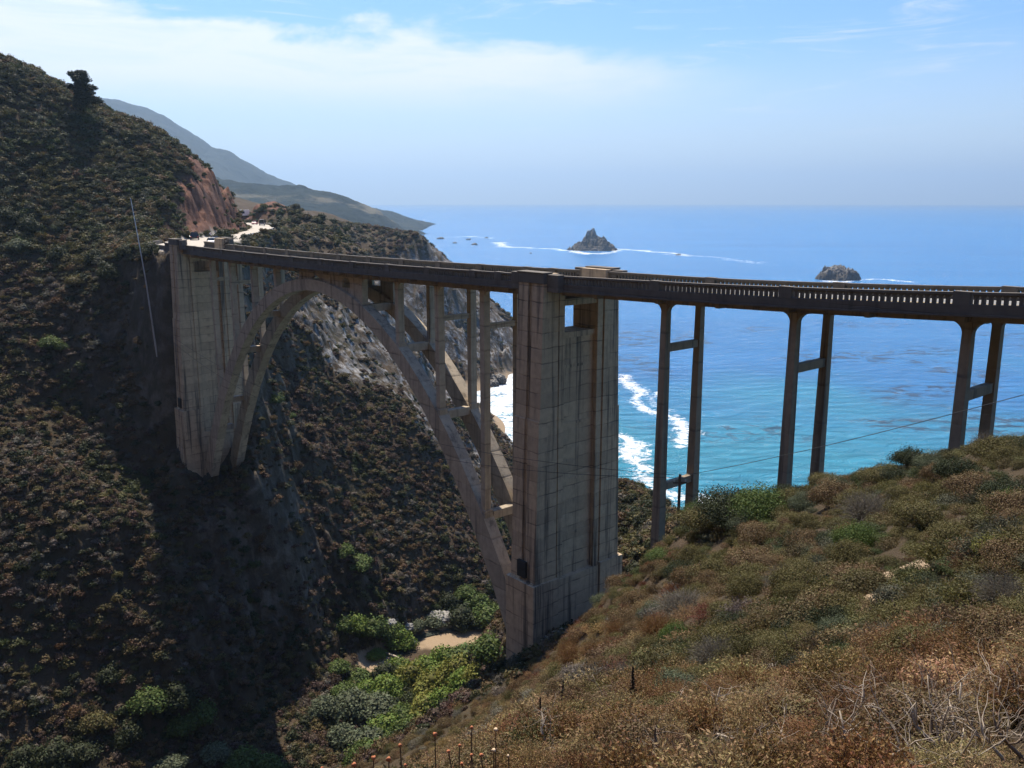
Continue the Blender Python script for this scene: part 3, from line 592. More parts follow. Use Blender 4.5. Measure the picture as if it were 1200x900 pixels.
# the two towers
def tower(ul, uh, zbot, flare, face):
    """ul..uh along the bridge; face: side (-1 north, +1 south) that looks at the arch"""
    body = empty('tower', (0, 0, 0)); body.parent = bridge; um = (ul+uh)/2; th = (uh-ul)/2
    def wout(z): return 5.05+.8*min(1, max(0, -z)/27)
    stages = [(1.02, -13, .0), (-13, -29.5, .22), (-29.5, zbot, .5)]
    for s_ in (-1, 1):
        q = MB()
        for zt, zb, st in stages:
            w0, w1 = wout(zt), wout(zb)
            if zb == zbot: w1 = wout(-27)+flare
            vi0, vi1 = 2.55, 2.55
            # each leg: outer pylon in two strips with a groove between, and an inner rib
            for (p0, p1), dep in (((um-th, um-.28), 0), ((um+.28, um+th), 0), ((um-.28, um+.28), .22)):
                o0, o1 = w0+st*.6-dep, w1+st*.6-dep
                q.hexa([(s_*3.15,p0,zb),(s_*o1,p0,zb),(s_*o1,p1,zb),(s_*3.15,p1,zb),(s_*3.15,p0,zt),(s_*o0,p0,zt),(s_*o0,p1,zt),(s_*3.15,p1,zt)] if s_ > 0 else
                       [(s_*o1,p0,zb),(s_*3.15,p0,zb),(s_*3.15,p1,zb),(s_*o1,p1,zb),(s_*o0,p0,zt),(s_*3.15,p0,zt),(s_*3.15,p1,zt),(s_*o0,p1,zt)])
        x0, x1 = sorted((s_*2.95, s_*3.149)); q.box(x0, x1, um-th+.16, um+th-.16, zbot, zz(um)-.53)     # groove
        x0, x1 = sorted((s_*2.25, s_*2.949)); q.box(x0, x1, um-th+.06, um+th-.06, zbot, zz(um)-.53)     # inner rib
        q.build('pylon', M['conc'], body)
        cap = MB(); x0, x1 = sorted((s_*4.05, s_*5.16))
        cap.box(x0, x1, um-th-.04, um+th+.04, .1, 1.05); cap.box(*sorted((s_*3.98, s_*5.22)), um-th-.1, um+th+.1, 1.052, 1.17)
        for q in (-1, 1): cap.box(*sorted((s_*3.9, s_*4.7)), *sorted((um+q*(th+.042), um+q*(th+1.5))), -.62, 1.0)
        cap.box(*sorted((s_*3.55, s_*4.045)), um-th-.9, um+th+.9, .28, .62)
        cap.build('parapet_bay', M['conc_rail'], body, bevel=.03)
    w = MB(); w.box(-2.249, 2.249, um-th+.55, um+th-.55, zbot, -5.0); w.box(-2.249, 2.249, um-th+.35, um+th-.35, -5.3, -4.75)
    for z in np.arange(-8.0, zbot, -5.8): w.box(-2.2489, 2.2489, um-th+.49, um+th-.49, z-.28, z)
    w.build('web_wall', M['conc'], body)
    lt = MB(); lt.box(-2.249, 2.249, um-th+.2, um+th-.2, zz(um)-1.9, zz(um)-1.26); lt.build('lintel', M['conc'], body)
    pl = MB()
    for s_ in (-1, 1):
        o = wout(-27)+.56
        x0, x1 = sorted((s_*3.0, s_*(o+.02))); pl.box(x0, x1, um-th-.3, um+th+.3, zbot, -29.6)
    pl.box(-2.999, 2.999, um-th-.12, um+th+.12, zbot, -29.9 if flare < 1 else -34)
    pl.build('plinth', M['conc'], body)
    for s_ in (-1, 1):
        o = wout(-27)+.36; f = MB(); x0, x1 = sorted((s_*(o-.3), s_*(o+.012)))
        f.box(x0, x1, um-.62, um+.62, -29.2, -27.5); f.build('opening_shade', M['sign_and_shade_black'], body)  # solid flush block: the opening's shade is put into its dark colour
    return body
tower(8.0, 11.6, -50, .5, 1)
tower(103.3, 106.9, -49, 1.6, -1)
# abutment walls beyond the far tower, and at the near end
for u0, u1 in ((108.4, 114.5), (-67, -62)):
    q = MB(); q.box(-4.2, 4.2, u0, u1, -14, zz(u0)-.53); q.build('abutment', M['conc'], bridge, bevel=.05)

# ------------------------------------------------------------------ vegetation
def ico(sub):
    bm = bmesh.new(); bmesh.ops.create_icosphere(bm, subdivisions=sub, radius=1)
    v = np.array([p.co[:] for p in bm.verts]); f = np.array([[p.index for p in q.verts] for q in bm.faces]); bm.free(); return v, f
ICO1, ICO2 = ico(1), ico(2)
def quads(P, N, s, g, aspect=1.6, droop=None):
    """one small leaf (a quad) at every point P, facing roughly along N"""
    n = len(P); N = N+g.normal(0, .55, (n, 3)); N /= np.linalg.norm(N, axis=1, keepdims=True)
    T = g.normal(0, 1, (n, 3)) if droop is None else droop+g.normal(0, .35, (n, 3))
    T -= (T*N).sum(1, keepdims=True)*N; T /= np.linalg.norm(T, axis=1, keepdims=True)+1e-9; B = np.cross(N, T)
    s = s*(.6+.8*g.random((n, 1))); T = T*s*aspect; B = B*s
    V = np.stack([P-T*.5, P+B*.5, P+T*.5, P-B*.5], 1).reshape(-1, 3)
    return V, np.arange(4*n).reshape(n, 4)
def join_tone_shade(name, parts, mat):
    """parts: (V, F, rnd) with triangles or quads; triangles are padded"""
    Vs, Ls, Ts, Rs = [], [], [], []; off = 0
    for V, F_, r in parts:
        Vs.append(V); Ls.append((F_+off).ravel()); Ts.append(np.full(len(F_), F_.shape[1])); Rs.append(r); off += len(V)
    V = np.concatenate(Vs).astype(np.float32); L = np.concatenate(Ls).astype(np.int32); T = np.concatenate(Ts).astype(np.int32)
    me = bpy.data.meshes.new(name); me.vertices.add(len(V)); me.vertices.foreach_set('co', V.ravel())
    me.loops.add(len(L)); me.loops.foreach_set('vertex_index', L); me.polygons.add(len(T))
    me.polygons.foreach_set('loop_start', np.r_[0, np.cumsum(T)[:-1]].astype(np.int32)); me.polygons.foreach_set('loop_total', T)
    me.update(calc_edges=True); fattr(me, 'tone_shade', np.concatenate(Rs), 'FACE'); me.materials.append(mat); return me
def mound(name, n, leaf, seed, mat, lobes=8, flat=.75, ragged=.12, core=True, aspect=1.6):
    """a lumpy dome of leaves about one metre in radius"""
    g = np.random.default_rng(seed); parts = []; per = n//lobes
    for k in range(lobes):
        a = 2*math.pi*k/lobes+g.random(); d = .62*math.sqrt(g.random()*.9+.08) if k else 0
        c = np.array([math.cos(a)*d, math.sin(a)*d, (.30+.25*g.random())*(1.15-d)*flat*1.3]); r = .34+.16*g.random() if k else .52
        dv = g.normal(0, 1, (per, 3)); dv[:, 2] = np.abs(dv[:, 2])*.9-.25; dv /= np.linalg.norm(dv, axis=1, keepdims=True)
        lump = 1+.16*np.sin(dv[:, 0]*7+seed)*np.sin(dv[:, 1]*6+k)+g.normal(0, ragged, per)
        if not core: lump = lump*(.42+.58*g.random(per)**.45)
        P = c+dv*(r*lump)[:, None]*np.array([1, 1, flat])
        V, F_ = quads(P, dv, leaf, g, aspect); parts.append((V, F_, np.clip(.25+.5*g.random(per)+.25*dv[:, 2], 0, 1)))  # random leaf tone plus painted light on upward-facing leaves
        if core:
            v, f = ICO1 if leaf > .06 else ICO2
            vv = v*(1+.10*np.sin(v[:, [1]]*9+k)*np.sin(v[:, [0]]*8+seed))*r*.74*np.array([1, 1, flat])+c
            parts.append((vv, f, np.full(len(f), .18)))  # added inner lobe, crown shade painted in as a darker tone
    return join_tone_shade(name, parts, mat)
def twiggy(name, n, seed, mat, spread=.9, thick=.02, segs=4, leaf=0.0, core=.45):
    """a dry bush: curved thin shoots fanning from the foot, some with withered leaves"""
    g = np.random.default_rng(seed); Vs, Fs, Rs = [], [], []; off = 0; parts = []
    for i in range(n):
        a = g.random()*2*math.pi; lean = spread*math.sqrt(g.random()); L = .65+.5*g.random()
        b = np.array([math.cos(a), math.sin(a), 0])*.35*g.random(); d = np.array([math.cos(a)*lean, math.sin(a)*lean, 1.0]); d /= np.linalg.norm(d)
        pts = []; p = b.copy()
        for k in range(segs+1):
            pts.append(p.copy()); d = d+g.normal(0, .22, 3)+np.array([0, 0, -.08*k*spread]); d /= np.linalg.norm(d); p = p+d*L/segs
        pts = np.array(pts); side = np.cross(d, g.normal(0, 1, 3)); side /= np.linalg.norm(side)+1e-9
        w = thick*(1-np.linspace(0, .75, segs+1))[:, None]*(.6+.8*g.random())
        V = np.concatenate([pts-side*w, pts+side*w]); m = segs+1
        F_ = np.array([[k, k+1, m+k+1, m+k] for k in range(segs)])
        parts.append((V, F_, np.full(segs, .25+.7*g.random())))
        if leaf:
            q = int(8+10*g.random()); t = g.random(q)**.6*segs; i0 = np.minimum(t.astype(int), segs-1); fr = (t-i0)[:, None]
            P = pts[i0]*(1-fr)+pts[i0+1]*fr+g.normal(0, leaf*.6, (q, 3))
            V, F_ = quads(P, g.normal(0, 1, (q, 3)), leaf, g, 2.8); parts.append((V, F_, g.random(q)))
    if core:
        v, f = ICO2; vv = v*np.array([core, core, core*.62])*(1+.15*np.sin(v[:, [0]]*8+seed)*np.sin(v[:, [1]]*9))+np.array([0, 0, core*.3]); parts.append((vv, f, np.full(len(f), .06)))  # added core with the bush's inner shade put into its tone
    return join_tone_shade(name, parts, mat)
def temp(me):
    return bpy.data.objects.new(me.name, me)         # a source for instancing; never linked to the scene
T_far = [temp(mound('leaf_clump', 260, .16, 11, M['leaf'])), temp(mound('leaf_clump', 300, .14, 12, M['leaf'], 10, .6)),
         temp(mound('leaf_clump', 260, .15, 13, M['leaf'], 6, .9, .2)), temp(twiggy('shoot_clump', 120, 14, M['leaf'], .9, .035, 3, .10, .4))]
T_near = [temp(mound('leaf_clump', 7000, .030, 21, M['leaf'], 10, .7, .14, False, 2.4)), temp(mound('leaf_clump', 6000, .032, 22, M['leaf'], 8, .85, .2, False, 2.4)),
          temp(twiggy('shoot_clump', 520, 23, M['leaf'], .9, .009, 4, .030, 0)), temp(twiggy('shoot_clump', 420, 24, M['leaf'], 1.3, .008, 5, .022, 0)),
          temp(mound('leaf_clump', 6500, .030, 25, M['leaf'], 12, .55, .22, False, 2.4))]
def scatter(name, pts, scale, rot, idx, col, temps):
    me = bpy.data.meshes.new(name); me.vertices.add(len(pts)); me.vertices.foreach_set('co', np.asarray(pts, np.float32).ravel())
    fattr(me, 'scl', scale, typ='FLOAT_VECTOR'); fattr(me, 'rot', rot, typ='FLOAT_VECTOR'); fattr(me, 'idx', idx, typ='INT')
    fattr(me, 'col', np.c_[col, np.ones(len(pts))], typ='FLOAT_COLOR')
    o = link(name, me); md = o.modifiers.new('scatter', 'NODES')
    ng = bpy.data.node_groups.new(name, 'GeometryNodeTree'); md.node_group = ng
    ng.interface.new_socket('Geometry', in_out='INPUT', socket_type='NodeSocketGeometry'); ng.interface.new_socket('Geometry', in_out='OUTPUT', socket_type='NodeSocketGeometry')
    gi = ng.nodes.new('NodeGroupInput'); go = ng.nodes.new('NodeGroupOutput'); jn = ng.nodes.new('GeometryNodeJoinGeometry')
    def na(n, t):
        a = ng.nodes.new('GeometryNodeInputNamedAttribute'); a.data_type = t; a.inputs['Name'].default_value = n; return a.outputs['Attribute']
    er = ng.nodes.new('FunctionNodeEulerToRotation'); ng.links.new(na('rot', 'FLOAT_VECTOR'), er.inputs[0])
    sc = na('scl', 'FLOAT_VECTOR'); ix = na('idx', 'INT')
    for k, t in enumerate(temps):
        oi = ng.nodes.new('GeometryNodeObjectInfo'); oi.inputs['Object'].default_value = t
        cp = ng.nodes.new('FunctionNodeCompare'); cp.data_type = 'INT'; cp.operation = 'EQUAL'
        ng.links.new(ix, cp.inputs[2]); cp.inputs[3].default_value = k
        ip = ng.nodes.new('GeometryNodeInstanceOnPoints'); ng.links.new(gi.outputs[0], ip.inputs['Points']); ng.links.new(cp.outputs[0], ip.inputs['Selection'])
        ng.links.new(oi.outputs['Geometry'], ip.inputs['Instance']); ng.links.new(er.outputs[0], ip.inputs['Rotation']); ng.links.new(sc, ip.inputs['Scale'])
        ng.links.new(ip.outputs[0], jn.inputs[0])
    ng.links.new(jn.outputs[0], go.inputs[0])
    return o
def sector(r0, r1, dens, a0=-39, a1=39):
    n = int((R(a1)-R(a0))*.5*(r1*r1-r0*r0)*dens); a = rng.uniform(R(a0), R(a1), n); r = np.sqrt(rng.uniform(r0*r0, r1*r1, n))
    return r*np.sin(a), r*np.cos(a)
def in_bridge(x, y, pad=.6):
    c, s_ = math.cos(BA), math.sin(BA); v = (x-BX)*c+(y-BY)*s_; u = -(x-BX)*s_+(y-BY)*c
    return ((np.abs(v) < 6.9+pad) & (((u > 7.3) & (u < 12.4)) | ((u > 102.6) & (u < 116))))
PAL = dict(olive=(.098,.086,.028), dark=(.034,.040,.015), green=(.055,.068,.020), grey=(.13,.115,.085), brown=(.118,.082,.036),
           rust=(.165,.096,.034), straw=(.25,.18,.078), purple=(.080,.054,.036), sage=(.078,.080,.046), red=(.125,.055,.026))
PK = list(PAL); PV = np.array([PAL[k] for k in PK])
def pick(weights, n):
    w = np.array([weights.get(k, 0) for k in PK], float); w /= w.sum(); return rng.choice(len(PK), n, p=w)
def cover(name, x, y, size, weights_fn, temps, idx_w, sink=.18):
    z, sl, mk = ground(x, y)
    p = rng.random(len(x))
    ok = (z > 2.2) & (mk['road'] < .2) & (mk['red']*.95 < p) & (mk['sand'] < .12) & (mk['pale']*.93 < p) & (smooth(1.8, 4.2, sl)*.6 < p) & ~in_bridge(x, y)
    x, y, z = x[ok], y[ok], z[ok]; n = len(x)
    ci = weights_fn(x, y, z); col = PV[ci]*rng.uniform(.84, 1.18, (n, 1))*rng.uniform(.92, 1.08, (n, 3))
    s_ = size(x, y, z)*np.clip(rng.lognormal(0, .42, n), .45, 1.75)
    scl = np.stack([s_*rng.uniform(.85, 1.25, n), s_*rng.uniform(.85, 1.25, n), s_*rng.uniform(.7, 1.2, n)], 1)
    dryish = np.isin(ci, [PK.index(k) for k in ('rust', 'straw', 'red')])
    idx = rng.choice(len(temps), n, p=idx_w[0]); idx[dryish] = rng.choice(len(temps), dryish.sum(), p=idx_w[1])
    rot = np.stack([rng.normal(0, .12, n), rng.normal(0, .12, n), rng.uniform(0, 6.28, n)], 1)
    o = scatter(name, np.stack([x, y, z-sink*s_], 1), scl, rot, idx, col, temps)
    return tag(o, kind='stuff')
def patch(x, y, names, wl, seed, loose=.3):
    """species grow in patches: the colour follows a wandering field, with some strangers mixed in"""
    f = fbm(x, y, wl, 3, seed)*.5+rng.normal(0, .10, len(x)); q = np.argsort(np.argsort(f))/max(1, len(x)-1)
    k = np.array([PK.index(n) for n in names]); i = k[np.minimum((q*len(k)).astype(int), len(k)-1)]
    m = rng.random(len(x)) < loose; i[m] = k[rng.integers(0, len(k), m.sum())]; return i
def w_mid(x, y, z):
    f = fbm(x, y, 26, 3, 301); up = (z > 76+6*f) & (x < -50); north = (y < 215) & (x > -4)
    out = patch(x, y, ['purple', 'brown', 'dark', 'purple', 'olive', 'brown', 'purple', 'dark', 'grey', 'brown'], 24, 303)
    c = patch(x, y, ['dark', 'brown', 'olive', 'dark', 'grey', 'olive'], 14, 304); out[north] = c[north]
    a = patch(x, y, ['olive', 'sage', 'dark', 'green', 'olive', 'sage', 'brown', 'dark', 'olive'], 18, 305); out[up] = a[up]
    g = (fbm(x, y, 11, 2, 302) > .66) & (z < 70); gg = patch(x, y, ['dark', 'green', 'olive'], 6, 306); out[g] = gg[g]
    return out
def w_near(x, y, z):
    D = np.hypot(x, y); t = x/np.maximum(y, .1); f = fbm(x, y, 7, 3, 311)
    a = patch(x, y, ['olive', 'olive', 'brown', 'dark', 'olive', 'green', 'olive', 'brown', 'sage', 'olive'], 5, 312, .22)
    b = patch(x, y, ['brown', 'straw', 'brown', 'olive', 'grey', 'brown', 'red', 'straw', 'olive', 'brown'], 5, 313)
    c = patch(x, y, ['rust', 'straw', 'rust', 'brown', 'rust', 'straw', 'olive', 'brown'], 3, 314)
    out = a.copy(); m = (t+.12*f < .22) & (D > 17); out[m] = b[m]; m = D+2.5*f < 16+4*(t < .25); out[m] = c[m]
    return out
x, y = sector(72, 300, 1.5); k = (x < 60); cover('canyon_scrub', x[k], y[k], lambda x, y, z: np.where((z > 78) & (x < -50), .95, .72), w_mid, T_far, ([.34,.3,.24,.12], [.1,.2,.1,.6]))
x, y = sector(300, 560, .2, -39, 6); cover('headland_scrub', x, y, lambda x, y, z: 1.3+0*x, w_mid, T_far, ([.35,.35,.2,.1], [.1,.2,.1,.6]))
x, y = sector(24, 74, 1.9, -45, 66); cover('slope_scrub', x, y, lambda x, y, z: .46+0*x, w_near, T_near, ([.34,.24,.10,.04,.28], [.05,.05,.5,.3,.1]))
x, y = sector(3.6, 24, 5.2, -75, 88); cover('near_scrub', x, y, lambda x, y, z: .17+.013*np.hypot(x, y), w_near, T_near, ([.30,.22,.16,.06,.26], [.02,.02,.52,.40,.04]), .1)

# ------------------------------------------------------------------ single plants
def gz(x, y): return float(ground(np.array([float(x)]), np.array([float(y)]))[0][0])
LM = {k: leaf_mat('%s_leaves' % k, tuple(v)) for k, v in dict(olive=(.098,.086,.028), dark=(.030,.038,.014), green=(.065,.098,.021), bright=(.105,.155,.026),
      sage=(.085,.10,.055), brown=(.118,.082,.036), grey=(.13,.115,.085), rust=(.165,.096,.034), cypress=(.014,.022,.012), yellow=(.145,.15,.027)).items()}
protos = {}
def shrub_mesh(kind, col):
    key = (kind, col)
    if key not in protos:
        k = len(protos)
        if kind == 'willow': f = mound('foliage', 2600, .085, 400+k, LM[col], 13, 1.0, .16)
        elif kind == 'mound': f = mound('foliage', 16000, .020, 400+k, LM[col], 11, .72, .12, False, 2.4)
        else: f = twiggy('foliage', 1100, 400+k, LM[col], .95, .008, 5, .013, 0)
        g = np.random.default_rng(500+k); st = MB()
        for i in range(7):
            a = g.random()*6.28; r = .3+.35*g.random(); h = .35+.3*g.random()
            st.tube([(.04*math.cos(a), .04*math.sin(a), -.25), (r*.45*math.cos(a+.2), r*.45*math.sin(a+.2), h*.4), (r*math.cos(a), r*math.sin(a), h)], [.045, .03, .012], 5)
        protos[key] = (f, st.mesh('stem'))
    return protos[key]
def shrub(name, x, y, size, kind, col, label, cat, group, tall=1.0):
    f, st = shrub_mesh(kind, col); e = empty(name, (x, y, gz(x, y)-.04*size), rng.uniform(0, 6.28)); e.scale = (size*rng.uniform(.9, 1.15), size*rng.uniform(.9, 1.15), size*tall*rng.uniform(.85, 1.1))
    tag(e, label, cat, group)
    link('foliage', f, None, e); link('stem', st, M['twig'], e)
    return e
WL = dict(green='leafy mid green willow shrub on the canyon floor beside the creek', bright='fresh light green willow shrub on the sunny canyon floor',
          dark='dense dark green shrub on the shaded canyon floor', sage='dusty grey-green willow shrub on the canyon floor', yellow='yellow-green low shrub in front of the sandy creek bend')
for x, y, sz, c in [(-31.78, 162.32, 3.2, 'bright'), (-28.66, 163.15, 3.4, 'green'), (-25.3, 165.43, 3.6, 'green'), (-23.09, 164.49, 3.4, 'bright'), (-34.21, 160.84, 2.6, 'green'), (-13.58, 156.43, 4.0, 'bright'), (-8.0, 141.73, 4.0, 'green'), (-3.65, 129.31, 3.4, 'green'), (-16.73, 153.88, 4.0, 'bright'), (-21.56, 152.33, 3.4, 'green'), (-9.78, 138.02, 4.2, 'yellow'), (-22.88, 144.31, 3.6, 'bright'), (-19.09, 148.29, 4.2, 'yellow'), (-13.75, 139.82, 4.0, 'yellow'), (-9.03, 138.23, 3.6, 'yellow'), (-24.09, 149.18, 3.6, 'dark'), (-29.01, 147.91, 3.0, 'green'), (-23.83, 135.51, 4.2, 'sage'), (-28.14, 136.28, 4.0, 'sage'), (-19.09, 133.47, 3.6, 'green'), (-32.88, 148.43, 2.6, 'green'), (-23.68, 127.4, 3.6, 'sage'), (-22.59, 153.88, 3.0, 'bright'), (-16.36, 173.63, 3.4, 'sage'), (-11.19, 173.96, 4.0, 'dark'), (-5.25, 174.96, 4.2, 'green'), (-1.83, 170.16, 3.0, 'dark'), (-8.05, 179.84, 3.6, 'green'), (-3.35, 185.38, 3.0, 'dark'), (-10.59, 181.04, 2.4, 'green'), (-32.64, 171.51, 3.2, 'green'), (-35.28, 170.48, 2.6, 'green'), (-20.48, 170.26, 2.4, 'sage'), (-27.77, 160.33, 2.2, 'bright'), (-14.23, 178.03, 2.6, 'dark'), (-20.94, 130.96, 3.6, 'bright'), (-14.5, 131.91, 4.0, 'yellow'), (-23.1, 122.35, 3.4, 'green'), (-16.89, 125.13, 3.4, 'green'), (-28.12, 128.5, 3.2, 'sage'), (-32.59, 134.82, 2.8, 'sage'), (-30.38, 141.73, 3.0, 'green'), (-7.79, 129.68, 3.4, 'bright'), (-4.85, 127.2, 3.0, 'yellow'), (-11.54, 131.5, 3.4, 'bright'), (-26.68, 143.54, 2.8, 'bright')]:
    shrub('willow_shrub', x, y, sz, 'willow', c, WL[c], 'shrub', 'willow shrubs on the canyon floor', rng.uniform(.75, 1.1))
for x, y, sz, c in [(-63.16, 122.81, 2.028, 'dark'), (-56.45, 121.0, 2.8080000000000003, 'green'), (-52.99, 123.34, 3.2760000000000002, 'dark'), (-49.56, 123.76, 2.8080000000000003, 'green'), (-51.95, 121.41, 2.652, 'green'), (-62.5, 116.42, 2.652, 'olive'), (-65.52, 109.74, 3.4320000000000004, 'dark'), (-68.79, 108.24, 2.964, 'dark'), (-46.14, 119.47, 2.4960000000000004, 'sage'), (-41.79, 119.07, 2.8080000000000003, 'green'), (-38.06, 118.87, 2.652, 'green'), (-51.82, 115.95, 2.652, 'sage'), (-57.95, 116.58, 2.34, 'dark'), (-62.69, 112.12, 2.34, 'dark')]:
    shrub('riparian_shrub', x, y, sz, 'willow', c, 'dark leafy shrub at the foot of the brown spur left of the creek', 'shrub', 'leafy shrubs below the brown spur', rng.uniform(.8, 1.05))
for x, y, sz, c in [(-109.28, 222.32, 2.5600000000000005, 'dark'), (-105.17, 220.01, 2.2399999999999998, 'dark'), (-107.31, 221.39, 2.08, 'dark'), (-109.88, 191.14, 2.72, 'dark'), (-105.02, 190.63, 2.8800000000000003, 'dark'), (-96.1, 184.96, 2.72, 'dark'), (-86.75, 181.08, 2.4000000000000004, 'dark'), (-88.7, 176.86, 2.5600000000000005, 'olive'), (-90.64, 167.65, 2.4000000000000004, 'green'), (-104.23, 184.13, 2.5600000000000005, 'sage'), (-77.19, 174.44, 2.08, 'dark'), (-67.71, 163.84, 2.2399999999999998, 'dark'), (-80.62, 173.56, 2.4000000000000004, 'dark'), (-88.62, 167.5, 1.7600000000000002, 'green'), (-64.17, 194.54, 2.4000000000000004, 'dark'), (-60.69, 191.2, 1.7600000000000002, 'dark'), (-50.07, 177.39, 1.92, 'green'), (-46.26, 208.18, 1.4400000000000002, 'green'), (-95.55, 213.86, 1.4400000000000002, 'dark'), (-48.7, 184.35, 1.2800000000000002, 'green')]:  # clumps just below the cypress stand in for dark foliage and its shadow
    shrub('hillside_shrub', x, y, sz, 'willow', c, 'dark green shrub clump on the steep hillside left of the far bridge tower', 'shrub', 'dark shrub clumps on the hillside', rng.uniform(.8, 1.05))
NL = dict(olive='rounded olive green shrub on the near slope in front of the bridge piers', dark='dark green rounded shrub among olive ones on the near slope', brown='brown dried rounded shrub on the near slope',
          sage='dusty sage green rounded shrub on the near slope', grey='grey leafless twiggy shrub on the near slope', rust='rust brown withered shrub on the near slope', green='bright green leafy shrub on the near slope')
